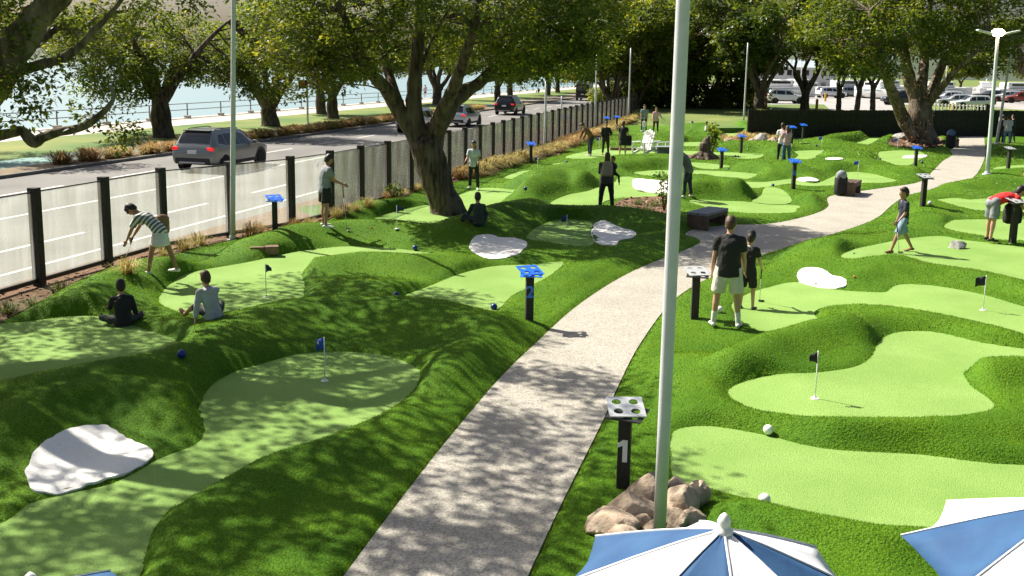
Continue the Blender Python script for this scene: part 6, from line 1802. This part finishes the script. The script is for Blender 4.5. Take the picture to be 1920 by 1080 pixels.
person('child in a dark printed hoodie sitting near the foot of the old tree', g, R(14), 1.45, 1.0, 1.16, lean=12, head=(6, 0), la=(30, 18, 40, 0), ra=(20, 18, 20, 0), ll=('v', (.7, .6, .4), (.1, .5, -.7), (.2, .9, .1)), rl=('v', (.5, .7, .5), (-.1, .4, -.8), (.2, .9, .1)), top=C_DGREEN, sleeve=1.92, bottom=C_NAVY, leg=1.9, hair=H_DARK, shoe=S_BLUE, hood=True, vox=.018, sit=True)
# --- man at the fence
g = P(610, 426)
mf, J, T = person('man in a grey t-shirt and black shorts standing by the fence holding a putter', g, R(-62), 1.74, 1.12, lean=6, head=(24, -10), la=(24, 4, 42, 18), ra=(24, 4, 40, 18), ll=(2, 6, 3), rl=(-2, 7, 3), top=C_GREY, sleeve=.62, bottom=C_BLACK, leg=.72, flare=1.1, hair=H_BLACK, shoe=S_WHITE, skin=SKIN2, vox=.015)
hw = W(mf, T((J['r']['w'] + J['l']['w']) / 2 + J['r']['fa'] * .05)); club(hw, on(hw.x + .1, hw.y - .08, .015), 'putter in the hands of the man by the fence')
# --- woman by the tree
g = P(888, 355)
person('woman in a pale top and black trousers striding beside the fence near the old tree', g, R(168), 1.66, .95, lean=2, head=(12, 0), la=(12, 8, 40, 0), ra=(20, 10, 50, 0), ll=(10, 8, 6), rl=(-10, 8, 4), top=cloth('pale_blue', (.50, .56, .64), .2), sleeve=.7, bottom=C_BLACK, leg=1.95, flare=1.1, hair=H_BLACK, hairlen=.26, shoe=S_WHITE, skin=SKIN2, vox=.018)
# --- woman with the backpack
g = P(1136, 393)
wb, J, T = person('woman in a dark jacket and black trousers seen from behind carrying a backpack', g, R(-4), 1.68, 1.08, lean=3, head=(4, 0), la=(20, 8, 70, 0), ra=(20, 8, 80, 0), ll=(0, 8, 2), rl=(0, 8, 2), top=C_CHAR, sleeve=1.95, bottom=C_BLACK, leg=1.95, flare=1.12, hair=H_BROWN, hairlen=.30, shoe=S_BLACK, jacket=True, vox=.0175)
q = W(wb, T(Vector((0, -.20, 1.08))))
bag((q.x, q.y - .02, q.z - .02), R(-4), 'beige backpack worn by the woman in the dark jacket', .30, .16, .42, mat('bag_beige', (.36, .29, .21), .8, bump=.4), mat('bag_beige', (.36, .29, .21), .8))
q = W(wb, T(Vector((.17, .16, .80))))
person('small child carried in front of the woman with the backpack', q, R(170), .92, 1.0, 1.35, lean=4, head=(4, 30), la=(50, 20, 40, 0), ra=(50, 20, 40, 0), ll=('v', (.6, .6, -.3), (.1, .2, -1), (.1, .9, -.2)), rl=('v', (.6, .6, -.3), (.1, .2, -1), (.1, .9, -.2)), top=C_CHAR, sleeve=1.9, bottom=C_BLACK, leg=1.9, hair=H_DARK, shoe=S_BLACK, vox=.024)
# --- person behind the thick pole
g = P(1288, 371)
person('person in a grey-green jacket and jeans stooping behind the thick pole', g, R(70), 1.75, 1.08, lean=26, head=(20, 0), la=(25, 6, 10, 5), ra=(28, 6, 10, 5), ll=(8, 4, 6), rl=(-6, 5, 2), top=cloth('grey_green', (.11, .13, .12)), sleeve=1.95, bottom=C_NAVY, leg=1.92, hair=H_BROWN, shoe=S_WHITE, jacket=True, vox=.0185)
# --- the group of three
g = P(1107, 293)
person('man in a brown top and dark jeans bending over his putt by the tussocks', g, R(112), 1.76, lean=40, head=(25, 0), la=(20, 4, 6, 10), ra=(20, 4, 6, 10), ll=(8, 5, 6), rl=(2, 6, 4), top=C_OLIVE, sleeve=1.9, bottom=C_NAVY, leg=1.9, hair=H_DARK, shoe=S_WHITE, vox=.022)
g = P(1135, 292)
person('woman in a black top and black trousers with a hand on her hip', g, R(175), 1.64, lean=1, head=(6, 0), la=(-4, 22, 60, 40), ra=(4, 12, 25, 10), top=C_BLACK, sleeve=1.6, bottom=C_BLACK, leg=1.85, hair=H_DARK, shoe=S_BROWN, vox=.022)
g = P(1167, 295)
person('woman in a short black dress seen from behind on the far lawn', g, R(-12), 1.72, lean=2, head=(2, 8), la=(4, 10, 12, 0), ra=(14, 12, 60, 0), ll=(2, 4, 2), rl=(-2, 4, 2), top=C_BLACK, sleeve=.5, bottom=C_BLACK, skirt=.72, flare=.92, hair=H_BROWN, hairlen=.16, shoe=S_BLACK, vox=.022)
g = P(1176, 293)
bag((g.x, g.y - .1, hz(g.x, g.y) + .52), 0, 'black handbag beside the woman in the black dress', .36, .2, .5, M_BAGK, M_BAGK)
# --- family at the far end
g = P(1207, 247)
person('man in a teal t-shirt and dark trousers at the far end of the course', g, R(175), 1.78, 1.08, lean=2, head=(10, 0), la=(10, 8, 20, 0), ra=(6, 8, 15, 0), top=C_TEAL, sleeve=.6, bottom=C_NAVY, leg=1.92, hair=H_DARK, shoe=S_WHITE, vox=.026)
g = P(1208, 251)
person('toddler in pale blue standing in front of the man in teal', g, R(10), .98, 1.05, 1.35, lean=4, top=C_WHITE, sleeve=1.8, bottom=C_LBLUE, leg=1.9, hair=H_BROWN, shoe=S_WHITE, vox=.03)
g = P(1229, 250)
fp, J, T = person('woman in a pink top and black trousers holding a putter out sideways', g, R(180), 1.70, .98, lean=2, head=(6, 0), la=(10, 28, 45, -20), ra=(6, 10, 20, 0), top=C_PINK, sleeve=1.9, bottom=C_BLACK, leg=1.92, hair=H_DARK, hairlen=.2, shoe=S_WHITE, vox=.026)
hw = W(fp, T(J['l']['w'])); club(hw, on(hw.x + .5, hw.y - .1, .6), 'putter held out by the woman in pink')
g = P(1323, 259)
person('toddler in a white top and dark trousers on the far green', g, R(-70), .98, 1.05, 1.35, lean=6, top=C_WHITE, sleeve=1.8, bottom=C_NAVY, leg=1.9, hair=H_BROWN, shoe=S_WHITE, vox=.028)
# --- couple
g = P(1464, 304)
person('man in a white t-shirt and dark trousers with an arm round the woman in pink', g, R(-8), 1.78, 1.02, lean=3, head=(5, 12), la=(4, 8, 10, 0), ra=(30, 30, 30, 30), top=C_WHITE, sleeve=.7, bottom=C_BLACK, leg=1.92, hair=H_DARK, shoe=S_WHITE, vox=.021)
g = P(1473, 304.5)
person('long-haired woman in a pink top and blue jeans held by the man in white', g, R(6), 1.66, 1.0, lean=3, head=(5, -15), la=(30, 14, 60, 20), ra=(10, 10, 15, 0), top=C_PINK, sleeve=.6, bottom=C_DENIM, leg=1.95, flare=1.15, hair=H_BROWN, hairlen=.36, shoe=S_BLACK, vox=.021)
# --- back right
g = P(1887, 272)
person('person in a loose white t-shirt and pale jeans in front of the dark fence', g, R(-20), 1.75, 1.12, lean=4, head=(10, 0), la=(20, 8, 60, 0), ra=(20, 8, 60, 0), top=C_WHITE, sleeve=.8, bottom=C_LBLUE, leg=1.92, hair=H_BLACK, shoe=S_WHITE, vox=.024)
g = P(1876, 270)
person('person in black standing behind the second lamp post', g, R(-60), 1.74, lean=4, head=(12, 0), top=C_BLACK, sleeve=1.9, bottom=C_BLACK, leg=1.92, hair=H_BLACK, shoe=S_WHITE, vox=.026)
g = P(1897, 268)
person('person in dark clothes half hidden beside the one in the white t-shirt', g, R(40), 1.72, lean=4, head=(12, 0), top=C_BLACK, sleeve=1.9, bottom=C_BLACK, leg=1.92, hair=H_BLACK, shoe=S_BLACK, vox=.026)
# --- jogger on the promenade
g = G(797, 184)
person('distant jogger in dark shorts on the promenade', g, R(-10), 1.75, lean=6, la=(-20, 8, 80, 0), ra=(25, 8, 80, 0), ll=(25, 3, 20), rl=(-15, 3, 50), top=C_PINK, sleeve=.4, bottom=C_BLACK, leg=.6, hair=H_BROWN, shoe=S_WHITE, vox=.035)
finish_people()
# ================================================================== boats and buildings beyond the car park
M_HULL = mat('boat_white', (.74, .75, .75), .35, var=.04); M_HULLB = mat('boat_stripe', (.05, .16, .22), .4)
def boat(label, loc, rz, L=9.0, H=2.0, mast=True):
    r = empty('boat', loc, rz); tag(r, label, 'boat', 'white boats in the yard')
    N = 12; V, F = [], []
    for i in range(N + 1):
        t = i / N; x = (t - .5) * L; w = L * .15 * (1 - max(0, t - .45) ** 2 * 3.2) * (.86 + .14 * min(1, t * 4))
        w = max(w, .03); d = H * (1 + .18 * t * t)
        for y, z in ((-w, d), (-w * .92, d * .55), (-w * .55, .28), (0, .05 + .25 * max(0, t - .7)), (w * .55, .28), (w * .92, d * .55), (w, d)): V.append((x, y, z))
    for i in range(N):
        for j in range(6): F.append((i * 7 + j, i * 7 + j + 1, i * 7 + j + 8, i * 7 + j + 7))
        F.append((i * 7, i * 7 + 7, i * 7 + 13, i * 7 + 6))
    F.append(tuple(range(7)))
    smooth_angle(MB().add(V, F).build('hull', M_HULL, r), 40)
    MB().bbox((-L * .06, 0, H + .55), (L * .42, L * .2, 1.1), .25).build('cabin', M_HULL, r)
    for s in (-1, 1): MB().bbox((-L * .04, s * L * .1, H + .7), (L * .3, .05, .38), .02).build('window', M_GLASS, r)
    MB().bbox((L * .155, 0, H + .72), (.05, L * .16, .36), .02).build('windscreen', M_GLASS, r)
    for s in (-1, 1): MB().box((-L * .02, s * L * .148, H * .86), (L * .7, .03, .09)).build('stripe', M_HULLB, r)
    for x in (-L * .28, L * .18): MB().box((x, 0, .1), (.3, L * .16, .4)).build('cradle', M_SIGNK, r)
    if mast:
        MB().tube([(L * .03, 0, H), (L * .03, 0, H + L * 1.15)], .07, 6).build('mast', M_WHITE, r)
        MB().tube([(L * .03, 0, H + 1.6), (-L * .36, 0, H + 1.5)], .09, 6).build('boom', M_HULLB, r)
for i, (px, y, rz, L, ms) in enumerate([(1405, 150, .2, 9, True), (1440, 158, 1.2, 10, True), (1470, 148, -.3, 9, False), (1500, 165, .9, 11, True), (1590, 160, .3, 10, True), (1640, 150, 1.9, 9, False), (1668, 172, .6, 11, True), (1770, 165, .1, 10, True), (1850, 180, 1.2, 11, True), (1905, 170, .4, 10, False), (1960, 178, .5, 11, True)]):
    g = at_depth(px, 150, y); boat(('white boat with a mast on a cradle in the boat yard', 'white motor boat on a cradle in the boat yard')[0 if ms else 1], (g.x, y, BACK_Z), rz, L, 1.5, ms)
def shed(label, px, y, w, d, h, col, roof, rows, cols):
    g = at_depth(px, 150, y); r = empty('building', (g.x, y, BACK_Z)); tag(r, label, 'building')
    MB().box((0, 0, h / 2), (w, d, h)).build('wall', mat('shed_%d' % px, col, .8, var=.06, scale=.4), r)
    MB().add([(-w / 2 - .4, -d / 2 - .4, h + .002), (w / 2 + .4, -d / 2 - .4, h + .002), (w / 2 + .4, d / 2 + .4, h + .002), (-w / 2 - .4, d / 2 + .4, h + .002), (-w / 2 - .4, 0, h + 1.5), (w / 2 + .4, 0, h + 1.5)], [(0, 1, 5, 4), (2, 3, 4, 5), (0, 4, 3), (1, 2, 5), (0, 3, 2, 1)]).build('roof', mat('shed_roof_%d' % px, roof, .6), r)
    for i in range(rows):
        for j in range(cols):
            MB().box((-w / 2 + w * (j + .5) / cols, -d / 2 - .02, h * (i + .55) / rows), (w / cols * .55, .06, h / rows * .45)).build('window', M_GLASS, r)
    return r
shed('long white two-storey clubhouse with a row of windows behind the trees', 1485, 200, 15, 8, 4.6, (.62, .62, .60), (.42, .50, .52), 2, 9)
shed('pale building closing the far end of the road', 1120, 420, 60, 20, 12, (.62, .62, .60), (.40, .38, .36), 3, 12)
shed('terracotta-roofed house at the end of the road', 1150, 330, 16, 10, 6, (.62, .56, .48), (.36, .16, .10), 2, 4)
# bollards and posts in the car park
M_AMB = mat('amber_post', (.62, .34, .03), .5)
for i, (px, py) in enumerate([(1436, 204), (1531, 206), (1547, 190), (1785, 214)]):
    g = bz(px, py); o = MB().lathe([(.14, 0), (.14, .95), (.11, 1.05), (.02, 1.1)], 12).build('bollard', M_AMB, loc=g); tag(o, ('amber bollard on the grass in front of the red car', 'amber bollard on the grass right of the twin-stemmed tree', 'tall amber bollard at the car park entrance', 'amber bollard by the white railing of the car park')[i], 'bollard')
r = empty('low_railing', bz(1790, 214)); tag(r, 'low white picket railing in front of the white hatchback', 'railing')
L0, L1 = bz(1753, 213) - Vector(r.location), bz(1846, 217) - Vector(r.location)
for k in range(15): MB().box(L0.lerp(L1, k / 14) + Vector((0, 0, .5)), (.12, .05, 1.0)).build('picket', M_WHITE, r)
for z in (.3, .85): MB().tube([L0 + Vector((0, 0.05, z)), L1 + Vector((0, 0.05, z))], .04, 6).build('rail', M_WHITE, r)
# hills across the water and behind the yard
M_HILL = mat('far_hill', (.045, .075, .05), .95, col2=(.09, .11, .07), scale=.02, detail=8)
def hill(name, x0, x1, y, h, d, seed):
    V, F = [], []; N, Mm = 60, 8
    for i in range(N + 1):
        t = i / N; x = x0 + (x1 - x0) * t
        pk = h * (math.sin(math.pi * t) ** .5) * (.55 + .45 * noise.noise(Vector((t * 5, seed, 0))) + .3 * noise.noise(Vector((t * 13, seed, 2))))
        for j in range(Mm + 1):
            s = j / Mm
            V.append((x, y + d * (s - .5) + 20 * noise.noise(Vector((t * 7, s * 3, seed))), -3 + (max(pk, 1) + 3) * math.sin(math.pi * s)))
    for i in range(N):
        for j in range(Mm): F.append((i * (Mm + 1) + j, i * (Mm + 1) + j + 1, (i + 1) * (Mm + 1) + j + 1, (i + 1) * (Mm + 1) + j))
    o = MB().add(V, F).build(name, M_HILL, None, True); o['kind'] = 'structure'
hill('hills', 60, 900, 900, 46, 240, 2.0)
hill('hills', -1800, -300, 2400, 60, 400, 5.0)

for i, (px, y, c, kd, hd) in enumerate([(1560, 150, (.70, .71, .72), 'suv', (1, .2)), (1600, 158, (.25, .26, .28), 'suv', (1, .1)), (1640, 152, (.62, .64, .66), 'suv', (-1, .2)), (1745, 150, (.72, .72, .73), 'van', (-1, .1)), (1860, 148, (.10, .11, .13), 'suv', (-1, .1)), (1890, 146, (.60, .63, .66), 'suv', (-1, .15)), (1915, 140, (.30, .05, .04), 'suv', (-1, .1)), (1525, 168, (.68, .69, .70), 'van', (.3, 1))]):
    g = at_depth(px, 150, y); g.z = BACK_Z + .008
    car(('white', 'dark grey', 'silver', 'tall white', 'near-black', 'pale silver', 'deep red', 'white box')[i] + ' vehicle parked in the far row before the boats', g, hd, c, kd, L=4.5, sz=.97, metal=.1, cat='parked', rails=False)
# ================================================================== blades of the long-pile turf (nobody could count them)
def build_blades():
    VV, CC = [], []
    bands = [(6.5, 9, 6500, 0.008, 0.030), (9, 12, 4300, 0.010, 0.031), (12, 16, 2500, 0.013, 0.032), (16, 21, 1250, 0.019, 0.034), (21, 28, 600, 0.028, 0.037), (28, 36, 420, 0.034, 0.038), (36, 47, 230, 0.045, 0.045), (47, 64, 110, 0.07, 0.06)]
    for y0, y1, dens, w, h in bands:
        xl, xr = -0.54 * y1 - 1.2, 0.54 * y1 + 1.2
        n = int((y1 - y0) * (xr - xl) * dens)
        A = np.column_stack([rng.uniform(xl, xr, n), rng.uniform(y0, y1, n)])
        A = A[np.abs(A[:, 0]) < 0.54 * A[:, 1] + 1.2]
        pe = (A - np.array(RO[:2])) @ np.array(RN[:2])
        A = A[pe < -0.6]
        H, gd, pd, bd = fast_fields(A)
        ok = (gd > -0.012) & (pd > 0.02) & (bd > 0.03)
        A, H = A[ok], H[ok]
        for poly in BK:
            s = poly_sdf(A, poly, 0.5) > -0.004
            A, H = A[s], H[s]
        n = len(A)
        a = rng.uniform(0, 2 * math.pi, n)
        ww = w * rng.uniform(0.6, 1.3, n)
        hh = h * rng.uniform(0.55, 1.15, n)
        lean = rng.uniform(0.1, 0.7, n) * hh
        la = rng.normal(0.9, 1.3, n)
        z = H - 0.012
        B1 = np.column_stack([A[:, 0] - np.cos(a) * ww / 2, A[:, 1] - np.sin(a) * ww / 2, z])
        B2 = np.column_stack([A[:, 0] + np.cos(a) * ww / 2, A[:, 1] + np.sin(a) * ww / 2, z])
        T = np.column_stack([A[:, 0] + np.cos(la) * lean, A[:, 1] + np.sin(la) * lean, z + hh])
        VV.append(np.stack([B1, B2, T], 1).reshape(-1, 3))
        patch = 0.5 + 0.25 * np.sin(A[:, 0] * 3.1 + 1.7 * np.sin(A[:, 1] * 2.3)) + 0.25 * np.sin(A[:, 1] * 4.3 + 1.9 * np.sin(A[:, 0] * 3.7 + 1))
        CC.append(np.repeat(np.clip(rng.uniform(0, 1, n) * 0.7 + patch * 0.3, 0, 1), 3))
    V = np.concatenate(VV); C = np.concatenate(CC)
    F = np.arange(len(V)).reshape(-1, 3)
    me = mesh_np('turf_pile', V, F, M_BLADE)
    at = me.attributes.new('rnd', 'FLOAT', 'POINT')
    at.data.foreach_set('value', C.astype(np.float32))
    tag(obj('turf_pile', me), 'long green fibres of the rough turf on the banks', kind='stuff')
    return len(F)
M_BLADE = leaf_mat('turf_fibre', (0.042, 0.118, 0.004), (0.108, 0.225, 0.008), (0.260, 0.390, 0.045), 0.30, 0.45)
print('blades', build_blades())
